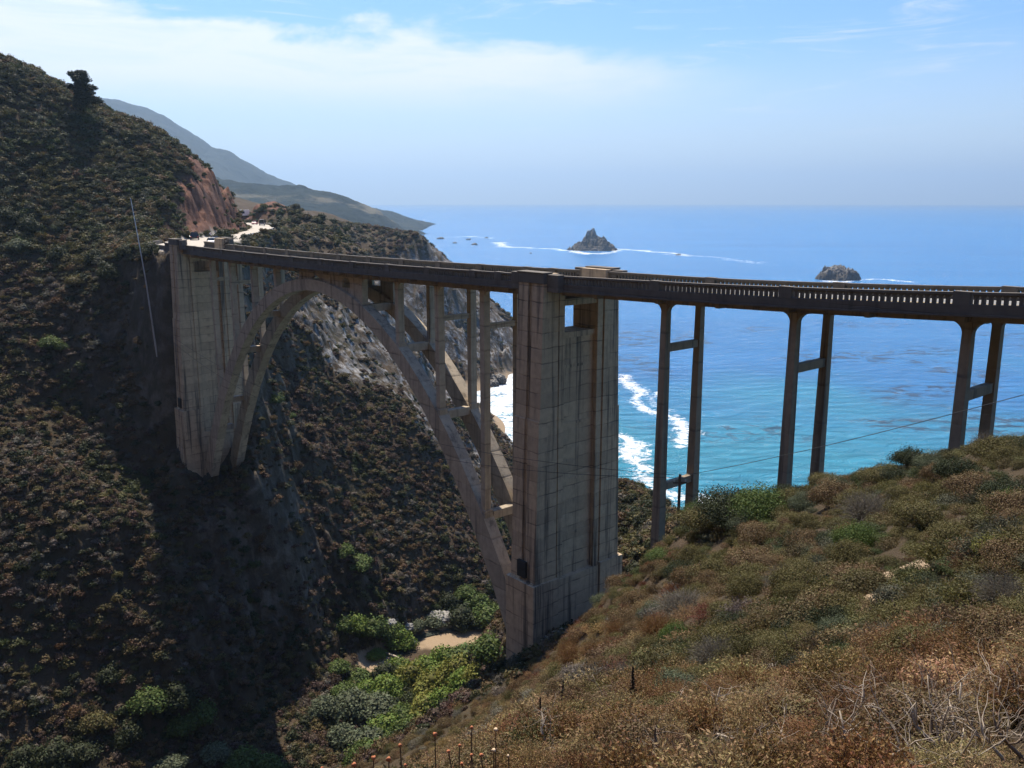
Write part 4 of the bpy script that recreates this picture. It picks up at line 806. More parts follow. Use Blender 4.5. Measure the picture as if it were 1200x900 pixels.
for x, y, sz, c, kd in [(8.04, 14.46, 0.74, 'brown', 'mound'), (10.8, 48.23, 1.27, 'olive', 'mound'), (58.73, 270.04, 1.77, 'olive', 'mound'), (10.37, 34.33, 1.39, 'brown', 'mound'), (7.92, 13.25, 0.67, 'brown', 'mound'), (21.43, 44.53, 1.31, 'dark', 'mound'), (6.1, 18.82, 0.61, 'olive', 'mound'), (17.94, 31.69, 1.28, 'brown', 'mound'), (3.36, 6.0, 0.65, 'brown', 'mound'), (11.92, 28.59, 0.82, 'olive', 'mound'), (7.38, 27.52, 0.94, 'olive', 'mound'), (12.96, 43.08, 1.46, 'brown', 'mound'), (10.95, 26.1, 0.8, 'brown', 'mound'), (22.47, 38.22, 1.39, 'olive', 'mound'), (5.9, 16.05, 0.72, 'olive', 'mound'), (15.63, 35.94, 1.28, 'grey', 'twiggy'), (18.2, 33.98, 1.02, 'olive', 'mound'), (6.83, 10.98, 0.76, 'brown', 'mound'), (19.34, 35.92, 1.26, 'dark', 'mound'), (16.72, 27.58, 0.91, 'green', 'mound'), (10.43, 32.48, 0.79, 'brown', 'mound'), (13.97, 25.92, 0.99, 'olive', 'mound'), (208.25, 426.38, 1.01, 'green', 'mound'), (14.18, 48.86, 1.0, 'olive', 'mound'), (7.99, 15.94, 0.95, 'olive', 'mound'), (14.57, 29.08, 1.18, 'olive', 'mound'), (139.48, 344.17, 1.01, 'grey', 'twiggy'), (7.11, 17.2, 0.57, 'sage', 'mound'), (60.1, 275.91, 1.17, 'olive', 'mound'), (12.69, 55.8, 1.51, 'green', 'mound'), (7.18, 24.64, 0.78, 'dark', 'mound'), (101.59, 303.23, 1.72, 'olive', 'mound'), (16.03, 45.32, 0.92, 'sage', 'mound'), (7.69, 12.09, 0.59, 'olive', 'mound'), (6.77, 14.26, 0.56, 'grey', 'twiggy'), (110.86, 316.55, 1.2, 'green', 'mound'), (87.18, 295.42, 1.41, 'brown', 'mound'), (21.16, 100.85, 1.7, 'dark', 'mound'), (15.83, 32.35, 1.04, 'olive', 'mound'), (16.95, 40.33, 1.13, 'olive', 'mound'), (126.07, 328.68, 1.27, 'olive', 'mound'), (9.46, 15.33, 0.62, 'grey', 'twiggy'), (22.12, 103.68, 1.1, 'sage', 'mound'), (7.95, 34.25, 0.89, 'olive', 'mound'), (20.99, 41.43, 1.02, 'sage', 'mound'), (9.41, 27.9, 0.72, 'grey', 'twiggy'), (12.81, 30.17, 1.15, 'green', 'mound'), (14.99, 53.7, 1.26, 'brown', 'mound'), (18.45, 47.17, 0.97, 'brown', 'mound'), (12.51, 34.62, 0.93, 'brown', 'mound'), (9.13, 41.52, 1.31, 'brown', 'mound'), (9.18, 30.8, 1.18, 'olive', 'mound'), (9.81, 38.9, 1.42, 'olive', 'mound'), (16.34, 47.75, 1.26, 'olive', 'mound'), (16.8, 42.75, 1.48, 'brown', 'mound'), (5.82, 17.41, 0.7, 'olive', 'mound'), (4.96, 23.05, 0.87, 'dark', 'mound'), (9.59, 45.88, 1.27, 'dark', 'mound'), (130.35, 345.5, 0.98, 'brown', 'mound'), (13.03, 33.03, 0.83, 'dark', 'mound'), (10.72, 17.19, 0.83, 'brown', 'mound'), (136.81, 339.19, 1.58, 'olive', 'mound'), (12.56, 51.76, 1.65, 'grey', 'twiggy'), (5.31, 20.21, 0.99, 'olive', 'mound'), (72.82, 289.58, 1.44, 'dark', 'mound'), (8.92, 36.19, 0.85, 'brown', 'mound'), (17.16, 50.54, 1.17, 'dark', 'mound'), (9.04, 25.96, 1.08, 'olive', 'mound'), (93.56, 304.39, 1.02, 'brown', 'mound'), (71.16, 283.2, 1.0, 'olive', 'mound'), (136.41, 342.59, 1.06, 'olive', 'mound'), (10.78, 36.81, 1.08, 'olive', 'mound'), (6.71, 31.45, 1.2, 'grey', 'twiggy'), (8.67, 24.41, 0.72, 'olive', 'mound'), (214.98, 431.31, 1.51, 'olive', 'mound'), (4.91, 18.67, 0.65, 'grey', 'twiggy'), (17.45, 37.04, 0.86, 'olive', 'mound'), (68.42, 278.89, 1.57, 'brown', 'mound'), (119.12, 325.17, 1.4, 'green', 'mound'), (66.24, 275.06, 1.76, 'olive', 'mound'), (6.51, 12.56, 0.72, 'olive', 'mound'), (76.17, 287.58, 1.13, 'dark', 'mound'), (91.25, 297.46, 1.49, 'green', 'mound'), (13.48, 46.52, 1.23, 'sage', 'mound'), (18.69, 49.13, 1.27, 'olive', 'mound'), (138.38, 350.57, 1.23, 'olive', 'mound'), (132.4, 338.41, 0.99, 'brown', 'mound'), (178.23, 390.95, 1.73, 'olive', 'mound'), (78.75, 294.51, 1.04, 'olive', 'mound'), (10.33, 29.12, 0.94, 'olive', 'mound'), (104.74, 306.27, 1.51, 'brown', 'mound'), (145.86, 350.84, 1.27, 'brown', 'mound'), (73.61, 279.75, 1.64, 'sage', 'mound'), (143.21, 348.69, 1.1, 'green', 'mound'), (21.23, 35.56, 0.83, 'olive', 'mound'), (126.35, 333.77, 1.32, 'olive', 'mound'), (72.95, 286.26, 1.2, 'olive', 'mound'), (23.12, 40.52, 0.89, 'grey', 'twiggy'), (17.72, 29.46, 1.19, 'dark', 'mound'), (8.68, 29.04, 0.83, 'olive', 'mound'), (105.48, 317.76, 1.12, 'green', 'mound'), (180.52, 380.0, 1.01, 'olive', 'mound'), (15.04, 24.13, 0.79, 'brown', 'mound'), (23.3, 102.1, 1.01, 'brown', 'mound'), (97.0, 302.07, 0.99, 'olive', 'mound'), (100.76, 316.06, 1.46, 'olive', 'mound'), (149.11, 350.3, 1.08, 'brown', 'mound'), (63.46, 280.39, 1.44, 'olive', 'mound'), (9.09, 43.65, 0.94, 'olive', 'mound'), (83.5, 294.96, 1.0, 'grey', 'twiggy'), (187.25, 387.96, 1.47, 'grey', 'twiggy'), (164.76, 378.55, 1.33, 'olive', 'mound'), (19.64, 38.13, 0.88, 'brown', 'mound'), (7.04, 22.61, 0.76, 'brown', 'mound'), (5.61, 26.99, 0.82, 'green', 'mound'), (137.7, 345.76, 1.22, 'olive', 'mound'), (89.58, 302.99, 1.08, 'olive', 'mound'), (9.0, 17.02, 0.72, 'olive', 'mound'), (17.78, 45.08, 1.11, 'sage', 'mound'), (72.97, 284.07, 1.13, 'sage', 'mound'), (14.75, 41.02, 0.91, 'olive', 'mound'), (232.79, 448.54, 1.69, 'grey', 'twiggy'), (89.75, 295.42, 1.38, 'sage', 'mound'), (15.93, 25.7, 1.16, 'brown', 'mound'), (19.34, 43.05, 1.25, 'olive', 'mound'), (6.46, 36.87, 0.91, 'sage', 'mound'), (4.91, 119.41, 1.07, 'grey', 'twiggy'), (5.56, 35.29, 0.86, 'brown', 'mound'), (4.97, 28.29, 0.64, 'olive', 'mound'), (4.07, 16.75, 0.64, 'olive', 'mound'), (2.92, 16.58, 0.43, 'olive', 'mound'), (3.59, 31.89, 0.82, 'sage', 'mound'), (7.36, 113.77, 1.27, 'rust', 'twiggy'), (3.22, 15.32, 0.69, 'sage', 'mound'), (8.11, 54.95, 0.84, 'olive', 'mound'), (6.94, 61.7, 1.13, 'sage', 'mound'), (3.96, 53.58, 1.0, 'rust', 'twiggy'), (3.92, 28.66, 0.61, 'brown', 'mound'), (8.11, 59.52, 1.32, 'brown', 'mound'), (3.0, 39.53, 0.94, 'rust', 'twiggy'), (3.91, 37.55, 0.8, 'rust', 'twiggy'), (7.67, 47.53, 1.35, 'brown', 'mound'), (6.12, 38.63, 0.82, 'brown', 'mound'), (3.33, 29.78, 0.64, 'brown', 'mound'), (4.42, 33.44, 0.81, 'rust', 'twiggy'), (3.09, 21.46, 0.61, 'grey', 'twiggy'), (3.79, 74.07, 0.91, 'olive', 'mound'), (2.13, 36.39, 0.65, 'brown', 'mound'), (2.47, 58.79, 0.75, 'sage', 'mound'), (3.23, 57.41, 1.0, 'olive', 'mound'), (11.72, 99.47, 0.99, 'brown', 'mound'), (9.12, 52.56, 0.79, 'brown', 'mound'), (12.16, 101.01, 0.76, 'grey', 'twiggy'), (5.52, 29.85, 0.83, 'rust', 'twiggy'), (5.68, 50.27, 1.15, 'olive', 'mound'), (3.67, 34.96, 0.67, 'rust', 'twiggy'), (3.55, 14.27, 0.41, 'olive', 'mound'), (4.9, 25.41, 0.54, 'olive', 'mound'), (7.19, 110.16, 1.35, 'sage', 'mound'), (2.56, 69.61, 0.91, 'brown', 'mound'), (4.76, 45.53, 0.76, 'olive', 'mound'), (4.87, 59.56, 0.81, 'rust', 'twiggy'), (2.44, 28.05, 0.58, 'olive', 'mound'), (6.0, 56.8, 0.87, 'brown', 'mound'), (2.91, 50.81, 1.13, 'rust', 'twiggy'), (4.03, 80.35, 1.31, 'rust', 'twiggy'), (5.46, 40.48, 0.83, 'rust', 'twiggy'), (2.87, 17.96, 0.67, 'brown', 'mound'), (3.41, 22.75, 0.59, 'grey', 'twiggy'), (2.45, 20.01, 0.63, 'olive', 'mound'), (6.38, 42.88, 1.25, 'brown', 'mound'), (2.47, 30.71, 0.6, 'grey', 'twiggy'), (6.22, 54.91, 1.17, 'brown', 'mound')]:
    shrub('slope_shrub', x, y, sz, kd, c, NL[c], 'shrub', 'rounded shrubs on the near slope', rng.uniform(1.0, 1.3))
for x, y, sz, c, lab in [(13.78, 50.23, 3.1, 'dark', 'large dark green shrub on the slope crest between the first two piers'), (14.56, 47.71, 2.3, 'green', 'bright green shrub on the crest just left of the second pier'), (12.4, 50.87, 2.2, 'olive', 'olive shrub on the crest right of the utility pole'), (23.37, 38.9, 1.0, 'dark', 'dark shrub on the crest at the right edge beside the last pier'), (19.62, 42.64, 1.1, 'dark', 'dark low shrub on the crest between the second and third piers'), (10.97, 17.94, 0.9, 'yellow', 'yellow-green leafy shrub at the right edge of the near slope'), (9.81, 52.96, 1.3, 'green', 'small green shrub at the foot of the nearest pier leg')]:
    shrub('crest_shrub', x, y, sz, 'mound', c, lab, 'shrub', None, 1.0)

# the wind-bent cypress on the left skyline
def cypress(x, y, h, lean):
    e = empty('cypress_tree', (x, y, gz(x, y)-.3)); tag(e, 'dark wind-bent cypress standing alone on the left hill skyline', 'tree')
    g = np.random.default_rng(77); t = MB(); pts = [(0, 0, -.5), (.2, 0, h*.25), (.5*lean, 0, h*.55), (.9*lean, .2, h*.95)]
    t.tube(pts, [.5, .42, .3, .08], 8); limbs = []
    for k in range(34):
        f = .10+.88*(k/33); p = Vector((lean*.9*f, 0, h*f)); a = g.random()*6.28; L = (1.05-f)*h*.5+1.0
        d = Vector((math.cos(a)*.8+.42, math.sin(a)*.8, -.05+.75*g.random())).normalized(); q = p+d*L*(.6+.5*g.random()); limbs.append((p, q)); t.tube([p, (p+q)/2+Vector((0, 0, -.1)), q], [.14, .09, .04], 5)
    trunk = t.build('trunk', M['bark'], e); parts = []
    for p, q in limbs:
        for w in (.45, .72, 1.0):
            c = np.array(p.lerp(q, w)); n = 260; dv = g.normal(0, 1, (n, 3)); dv /= np.linalg.norm(dv, axis=1, keepdims=True)
            P = c+dv*np.array([1.25, 1.2, .62])*(.55+.5*g.random((n, 1)))*(.6+.5*w); V, F_ = quads(P, dv*.4+np.array([0, 0, .8]), .24, g, 1.8); parts.append((V, F_, g.random(n)))
    link('crown', join_tone_shade('crown', parts, LM['cypress']), None, e)
cypress(-109.7, 226.3, 9.5, 2.2)

# ------------------------------------------------------------------ bleached dead branches and dry stalks in the foreground
def dead_branch_mesh(seed, h):
    g = np.random.default_rng(seed); mb = MB()
    def grow(p, d, L, r, depth):
        pts = [p]; rad = [r]; n = 6
        for k in range(n):
            d = (d+Vector(g.normal(0, .30, 3))+Vector((0, 0, .04))).normalized(); p = p+d*L/n; pts.append(p); rad.append(r*(1-.13*(k+1)))
        mb.tube(pts, rad, 6 if depth < 2 else 4)
        if depth < 5 and r > .0016:
            for k in range(int(g.integers(2, 5))):
                i = int(g.integers(2, n+1)); ax = Vector(g.normal(0, 1, 3)).normalized(); dd = (d*.6+ax*.85).normalized(); dd.z = abs(dd.z)*.7+.05*g.normal()
                grow(pts[i], dd.normalized(), L*(.5+.3*g.random()), rad[i]*.62, depth+1)
    grow(Vector((0, 0, -.1)), Vector((g.normal(0, .7), g.normal(0, .7), .8)).normalized(), h*.55, h*.021, 0)
    return mb.mesh('dead_branch', smooth=True)
DB = [dead_branch_mesh(900+k, 1.0) for k in range(6)]
first = True
for k, (x, y, h, pale) in enumerate([(2.67, 5.82, 1.76, 1), (1.49, 15.01, 2.6, 1), (3.24, 6.17, 1.3, 1), (2.81, 7.1, 1.17, 1), (2.49, 7.03, 1.04, 1), (3.6, 6.26, 1.3, 1), (3.45, 5.49, 1.17, 1), (2.83, 5.79, 1.17, 1), (2.07, 6.42, 1.04, 0), (1.43, 7.58, 1.04, 1), (1.92, 7.87, 1.04, 0), (3.52, 13.4, 1.56, 1), (2.82, 6.61, 1.17, 0), (3.06, 5.62, 1.17, 0), (4.08, 6.87, 1.3, 0), (5.15, 11.8, 1.3, 1), (3.33, 10.85, 1.3, 1), (2.47, 17.34, 1.56, 1), (3.89, 7.69, 1.17, 0), (2.3, 6.08, 0.91, 1), (3.88, 6.01, 1.17, 1), (1.05, 9.48, 1.04, 0), (4.32, 21.01, 1.95, 1), (4.98, 15.3, 1.56, 1), (4.21, 6.95, 1.4, 1), (2.65, 7.85, 0.84, 1), (1.97, 6.98, 1.34, 1), (3.3, 5.61, 1.31, 1), (3.19, 5.31, 1.42, 1), (2.13, 6.78, 0.93, 1), (3.11, 7.02, 1.35, 1), (3.13, 5.68, 1.12, 0), (4.49, 9.9, 0.82, 1), (2.13, 7.17, 0.81, 0), (2.52, 7.51, 1.05, 1), (2.31, 8.22, 1.25, 1), (3.08, 7.14, 0.86, 1), (3.89, 6.52, 1.38, 0), (3.92, 10.76, 1.29, 1), (2.18, 7.44, 0.91, 0), (3.49, 5.55, 1.34, 1), (3.63, 6.34, 1.25, 1), (4.92, 7.73, 1.23, 0), (2.75, 5.95, 1.43, 0), (3.18, 5.35, 0.9, 1), (3.6, 6.98, 1.13, 1), (2.17, 6.18, 0.82, 0), (3.35, 5.92, 1.32, 1), (3.73, 5.7, 1.37, 0), (3.97, 6.66, 1.05, 1), (1.96, 10.76, 0.87, 1), (0.68, 8.6, 0.8, 1), (1.5, 7.17, 0.8, 0), (2.6, 12.84, 1.02, 1), (2.54, 9.17, 1.23, 1), (1.47, 10.62, 1.09, 1), (2.38, 18.05, 1.3, 0), (0.56, 9.83, 1.18, 1), (1.8, 8.61, 1.19, 0), (2.47, 10.18, 0.87, 0), (2.57, 20.2, 0.88, 1), (1.43, 7.11, 1.14, 0)]):
    me = DB[k % 6]
    if not pale: me = me.copy(); me.materials.clear(); me.materials.append(M['dead_dark'])
    o = link('dead_branch', me, M['dead'] if pale else None); o.location = (x, y, gz(x, y)); o.rotation_euler = (rng.normal(0, .25), rng.normal(0, .25), rng.uniform(0, 6.28)); o.scale = (h, h, h)
    if k == 0: tag(o, 'thickest bleached dead branch rising from the brush at the lower right', 'branch')
    elif k == 1: tag(o, 'pale bare dead branch alone on the slope below the near bridge tower', 'branch')
    elif pale: tag(o, 'bleached twisting dead branch tangled in the dry brown brush', 'branch', 'bleached dead branches in the brush')
    else: tag(o, 'dark forked dead branch tangled in the dry brown brush', 'branch', 'dark dead branches in the brush')
M['flower'] = plain('orange_dry_flower', (.40, .13, .05), .8, var=.3, scale=30)
M['flower_pale'] = plain('pale_dry_flower', (.58, .42, .26), .8, var=.2, scale=30)
M['stalk'] = plain('brown_stalk', (.13, .075, .035), .9, var=.3)
M['spike'] = plain('dark_seed_spike', (.06, .038, .02), .95, var=.4, scale=20)
def flower_mesh(seed):
    g = np.random.default_rng(seed); mb = MB(); hd = []
    for k in range(3):
        b = Vector((0, 0, -.05)); t = Vector((g.normal(0, .08), g.normal(0, .08), .26+.14*g.random())); m_ = (b+t)/2+Vector((g.normal(0, .03), g.normal(0, .03), 0))
        mb.tube([b, m_, t], [.006, .005, .004], 5); hd.append(t)
    st = mb.mesh('stalk'); v, f = ICO2; Vs = []; Fs = []; off = 0
    for t in hd:
        r = .010+.007*g.random(); vv = v*(1+.22*np.sin(v[:, [0]]*13+seed)*np.sin(v[:, [1]]*14))*np.array([1, 1, .35])*r+np.array(t); Vs.append(vv); Fs.append(f+off); off += len(v)
    return st, np_mesh('flower_head', np.concatenate(Vs), np.concatenate(Fs))
FL = [flower_mesh(30+k) for k in range(4)]
for k, (x, y, pale, zt) in enumerate([(-0.75, 4.69, 0, 88.79), (-1.38, 5.44, 0, 88.16), (-1.09, 4.62, 0, 88.7), (-0.86, 4.86, 0, 88.6), (-0.54, 5.19, 0, 88.49), (-0.3, 4.97, 0, 88.69), (-0.2, 4.84, 0, 88.64), (-0.06, 5.41, 1, 88.31), (-0.99, 4.67, 0, 88.69), (-0.63, 4.73, 0, 88.64), (-1.3, 4.67, 1, 88.66)]):
    e = empty('dry_flower', (x, y, gz(x, y)), rng.uniform(0, 6.28)); st, hd = FL[k % 4]; e.scale = (1, 1, min(2.6, max(.8, (zt-gz(x, y))/.36)))
    tag(e, 'stalks with pale tan dried flower heads at the bottom edge' if pale else 'stalks with round orange dried flower heads at the bottom edge', 'flower', 'pale dried flowers at the bottom edge' if pale else 'orange dried flowers at the bottom edge')
    link('stalk', st, M['stalk'], e)
    if pale: hd = hd.copy(); hd.materials.clear()
    link('flower_head', hd, M['flower_pale'] if pale else M['flower'], e)
for k, (x, y, h) in enumerate([(0.69, 19.64, 1.2), (1.1, 18.18, 1.3), (2.25, 14.44, 1.0)]):
    mb = MB(); t = (rng.normal(0, .1), rng.normal(0, .1)); e = empty('seed_spike', (x, y, gz(x, y)-.05)); tag(e, 'dark upright seed spike standing above the dry brush', 'plant', 'dark seed spikes in the brush')
    mb.tube([(0, 0, 0), (t[0]*h*.5, t[1]*h*.5, h*.5)], [.012, .010], 5); mb.build('stalk', M['stalk'], e)
    g = np.random.default_rng(k); n = 420; f = g.random(n); P = np.stack([t[0]*h*(.45+.55*f), t[1]*h*(.45+.55*f), h*(.42+.58*f)], 1)+g.normal(0, 1, (n, 3))*np.array([.022, .022, .01])*(1.15-f)[:, None]
    V, F_ = quads(P, g.normal(0, 1, (n, 3)), .028, g); link('spike', join_tone_shade('spike', [(V, F_, g.random(n))], M['spike']), None, e)

# ------------------------------------------------------------------ rocks in the sea and in the creek
def rock_material(name, c0, c1, guano=0.0):
    m, nt, b = newmat(name); t = nt.nodes.new('ShaderNodeTexCoord'); o = t.outputs['Object']
    n = noise(nt, o, 2.4, 8, .7, .4); c = ramp(nt, n, [(.32, c0), (.55, c1), (.75, tuple(x*.7 for x in c1))])
    if guano:
        s_ = nt.nodes.new('ShaderNodeSeparateXYZ'); nt.links.new(o, s_.inputs[0])
        k = mathn(nt, 'MULTIPLY', mrange(nt, s_.outputs[2], .35, .95), mrange(nt, noise(nt, o, 3.5, 6, .7), .42, .6)); c = mixc(nt, mathn(nt, 'MULTIPLY', k, guano), c, (.55, .52, .47))
    nt.links.new(c, b.inputs['Base Color']); b.inputs['Roughness'].default_value = .9; bump(nt, b, noise(nt, o, 5, 8, .75), .9, .12); return m
M['stack'] = rock_material('sea_rock', (.028, .026, .025), (.085, .075, .065), .4)
M['boulder'] = rock_material('creek_boulder', (.12, .11, .10), (.30, .28, .25))
I4 = ico(5)
def rock_mesh(seed, prof, jag=.3):
    """prof(dir) -> radius on a unit-ish rock, then faceted noise"""
    v, f = I4; d = v.copy(); r = np.array([prof(q) for q in d])
    n = fbm(d[:, 0]*2.2+d[:, 2]*1.3+seed, d[:, 1]*2.2-d[:, 2]*1.7, .9, 5, seed, .6); rg = 1-np.abs(vnoise(d[:, 0]*4.2+seed, d[:, 1]*4.2+d[:, 2]*3.4, seed+3))
    return np_mesh('rock', d*(r*(1+jag*n*.6+jag*.5*(rg-.6)))[:, None], f)
def rock(name, x, y, z, sx, sy, sz, seed, label, group=None, mat='stack', jag=.3, prof=lambda q: 1.0, rz=0.0, cat='rock'):
    o = link(name, rock_mesh(seed, prof, jag), M[mat]); o.location = (x, y, z); o.scale = (sx, sy, sz); o.rotation_euler = (0, 0, rz); return tag(o, label, cat, group)
def stack_mesh(seed, peaks, size, h):
    """a sea stack on a grid: several broken summits, gullies, ledges, sinking below the water at its edge"""
    n = 150; g1 = np.linspace(-1, 1, n); X, Y = np.meshgrid(g1, g1); wx = X+.10*fbm(X*2.2, Y*2.2, .6, 4, seed); wy = Y+.10*fbm(X*2.2+7, Y*2.2, .6, 4, seed+1)
    z = np.full(X.shape, -.4)
    for px, py, r, ph, pw in peaks:
        d = np.hypot(wx-px, wy-py)/r; z = np.maximum(z, ph*(1-d**pw))
    rg = (1-np.abs(vnoise(wx*4.5+seed, wy*4.5, seed+2)))*.55+(1-np.abs(vnoise(wx*10, wy*10+seed, seed+3)))*.45-.6
    z = z+np.clip(z+.15, 0, .6)*(.30*rg+.26*fbm(X*5, Y*5, 1.0, 5, seed+4, .62)); step = np.round(z/.11)*.11; z = z*.55+step*.45
    z = np.where(z < -.05, -.25, z); i = np.arange(n*n).reshape(n, n); f = np.stack([i[:-1,:-1], i[:-1,1:], i[1:,1:], i[1:,:-1]], -1).reshape(-1, 4); f = f[(z.ravel()[f] > -.2).any(1)]
    used = np.unique(f); mp = np.zeros(n*n, int); mp[used] = np.arange(len(used))
    V = np.stack([X.ravel()*size/h, Y.ravel()*size/h, z.ravel()], 1)[used]
    return np_mesh('sea_stack', V, mp[f])
(xa, ya), (xb, yb) = [(157.0, 1654.4), (394.0, 1030.8)]
for x, y, sd_, pk_, size, h, lab in ((xa, ya+30, 5, [(-.05, 0, .62, 1.0, 1.1), (-.30, -.1, .55, .62, 1.1), (.28, -.1, .5, .66, 1.5), (.55, 0, .32, .26, 1.6), (-.6, .1, .26, .2, 1.5), (.08, .3, .5, .7, 1.2)], 54, 38, 'large pointed sea stack with pale upper ledges standing in foam offshore'),
        (xb, yb+16, 9, [(-.1, 0, .8, .95, 3.0), (.35, -.1, .55, .72, 2.4), (-.5, .1, .42, .66, 2.2), (.62, .05, .3, .35, 2)], 28, 16, 'smaller blunt round-topped sea stack standing offshore to the right')):
    o = link('sea_stack', stack_mesh(sd_, pk_, size, h), M['stack']); o.location = (x, y, 0); o.scale = (h, h, h); tag(o, lab, 'rock')
for k, (x, y, s_) in enumerate([(-80.9, 1883.6, 7), (-106.3, 2136.7, 6), (-65.4, 2236.7, 5), (-128.3, 1961.1, 5), (290.5, 1521.7, 5), (-179.1, 2185.6, 9), (33.9, 1572.2, 3)]):
    rock('sea_rock', x, y, -.25*s_, s_, s_*.9, s_*.75, 40+k, 'low dark rock awash near the foam lines offshore', 'small rocks awash offshore')
for k, (x, y, s_) in enumerate([(0.0, 526.7, 5.5), (-3.6, 506.0, 3), (-4.9, 489.5, 2.2), (-1.0, 484.2, 2), (-2.8, 471.5, 1.6), (-7.5, 437.0, 5), (-10.0, 430.6, 3), (3.2, 539.2, 3)]):
    rock('shore_rock', x, y, .1, s_, s_, s_*.9, 60+k, 'dark rock in the white surf at the foot of the headland', 'rocks in the surf below the headland', jag=.4)
for k, (x, y, s_, lab) in enumerate([(-15.46, 173.96, 2.6, 'large angular grey boulder beside the creek below the dark shrubs'), (-25.9, 166.15, 1.6, 'smaller pale boulder beside the creek left of the large one'), (-22.16, 169.03, 1.2, 'small grey boulder at the edge of the creek water')]):
    rock('boulder', x, y, gz(x, y)+.25*s_, s_*1.2, s_, s_*.75, 80+k, lab, None, 'boulder', .3, rz=k*1.3, cat='boulder')
lx, ly = (-23.86, 159.69)
q = MB(); q.tube([(-3.2, 0, .1), (0, .2, .25), (3.2, -.1, .3)], [.28, .24, .15], 7)
o = q.build('driftwood_log', M['dead'], None, smooth=True); o.location = (lx, ly, gz(lx, ly)+.2); o.rotation_euler = (0, .04, -.6); tag(o, 'pale driftwood log lying across the creek bed', 'log')
def creek_water():
    pts = [(-26.68, 153.26, 0.8), (-24.37, 158.36, 0.9), (-22.65, 163.81, 1.1), (-19.68, 169.35, 1.2), (-14.75, 171.59, 1.2), (-9.3, 173.26, 1.3), (-1.84, 171.18, 1.4)]; V = []; n = 0; Fq = []
    for i, (x, y, w) in enumerate(pts):
        a = Vector(pts[max(0, i-1)][:2]); b = Vector(pts[min(len(pts)-1, i+1)][:2]); d = (b-a).normalized(); nx, ny = -d.y, d.x
        z = min(gz(x, y), gz(x+nx*w*.3, y+ny*w*.3), gz(x-nx*w*.3, y-ny*w*.3))+.22
        V += [(x-nx*w, y-ny*w, z), (x+nx*w, y+ny*w, z)]
    for i in range(len(pts)-1): Fq.append((2*i, 2*i+1, 2*i+3, 2*i+2))
    m, nt, b = newmat('creek_water'); b.inputs['Base Color'].default_value = (.05, .055, .045, 1); b.inputs['Roughness'].default_value = .12
    bump(nt, b, noise(nt, nt.nodes.new('ShaderNodeNewGeometry').outputs['Position'], 1.5, 4), .3, .1)
    tag(link('creek_water', np_mesh('creek_water', V, Fq), m), kind='structure')
creek_water()

# ------------------------------------------------------------------ poles and wires
px_, py_ = 13.43, 66.00; pz = gz(px_, py_); ptop = 70.65
e = empty('utility_pole', (px_, py_, pz-.4)); tag(e, 'dark wooden utility pole on the slope between the nearest pier legs', 'pole')
q = MB(); q.tube([(0, 0, 0), (0, 0, ptop-pz+.4)], [.15, .11], 8); q.build('shaft', M['wood_pole'], e)
q = MB(); q.box(-.55, .55, -.06, .06, ptop-pz-.35, ptop-pz-.22); q.build('crossarm', M['wood_pole'], e)
for s_ in (-.45, .45):
    q = MB(); q.tube([(s_, 0, ptop-pz-.22), (s_, 0, ptop-pz-.05)], .05, 6); q.build('insulator', M['steel'], e)
mx, my, mtx, mty, mtz, maz = -65.77, 157.69, -69.39, 160.69, 92.59, 0.230
mz = gz(mx, my)
e = empty('slanting_wire_mast', (mx, my, mz-.5)); tag(e, 'tall pale slanting wire built as a leaning mast beside the far bridge tower', 'mast')  # a slanting wire, modelled as a leaning mast
q = MB(); top = Vector((mtx-mx, mty-my, mtz-mz+.5)); q.tube([(0, 0, 0), top*.5+Vector((.25, 0, 0)), top], [.17, .12, .07], 6); q.build('shaft', M['steel'], e)
def wire(a, b, sag, label, rad=.018, group=None):
    a, b = Vector(a), Vector(b); q = MB(); q.tube([a.lerp(b, t)-Vector((0, 0, sag*4*t*(1-t))) for t in np.linspace(0, 1, 41)], rad, 4)
    o = q.build('overhead_wire', M['wire']); tag(o, label, 'wire', group)
att = Vector((mx, my, mz-.5))+top*maz
pt_ = Vector((px_, py_, ptop-.05))
wfar = pt_+(Vector((23.51, 34.00, 86.13))-pt_)*1.7
e = empty('utility_pole', (wfar.x, wfar.y, gz(wfar.x, wfar.y)-.4)); tag(e, 'utility pole standing on the slope beyond the right edge', 'pole')
q = MB(); q.tube([(0, 0, 0), (0, 0, wfar.z+.1-gz(wfar.x, wfar.y)+.4)], [.15, .11], 8); q.build('shaft', M['wood_pole'], e)
wire(pt_+Vector((.45, 0, 0)), wfar, .9, 'thin dark overhead wire rising to the right from the utility pole', .02)
wire(pt_+Vector((-.45, 0, 0)), att, 5.5, 'upper thin wire crossing the near tower to the hillside', .02)
wire(pt_+Vector((-.45, .3, -.3)), att-Vector((0, 0, .5)), 7.2, 'lower sagging wire crossing the near tower to the hillside', .02)

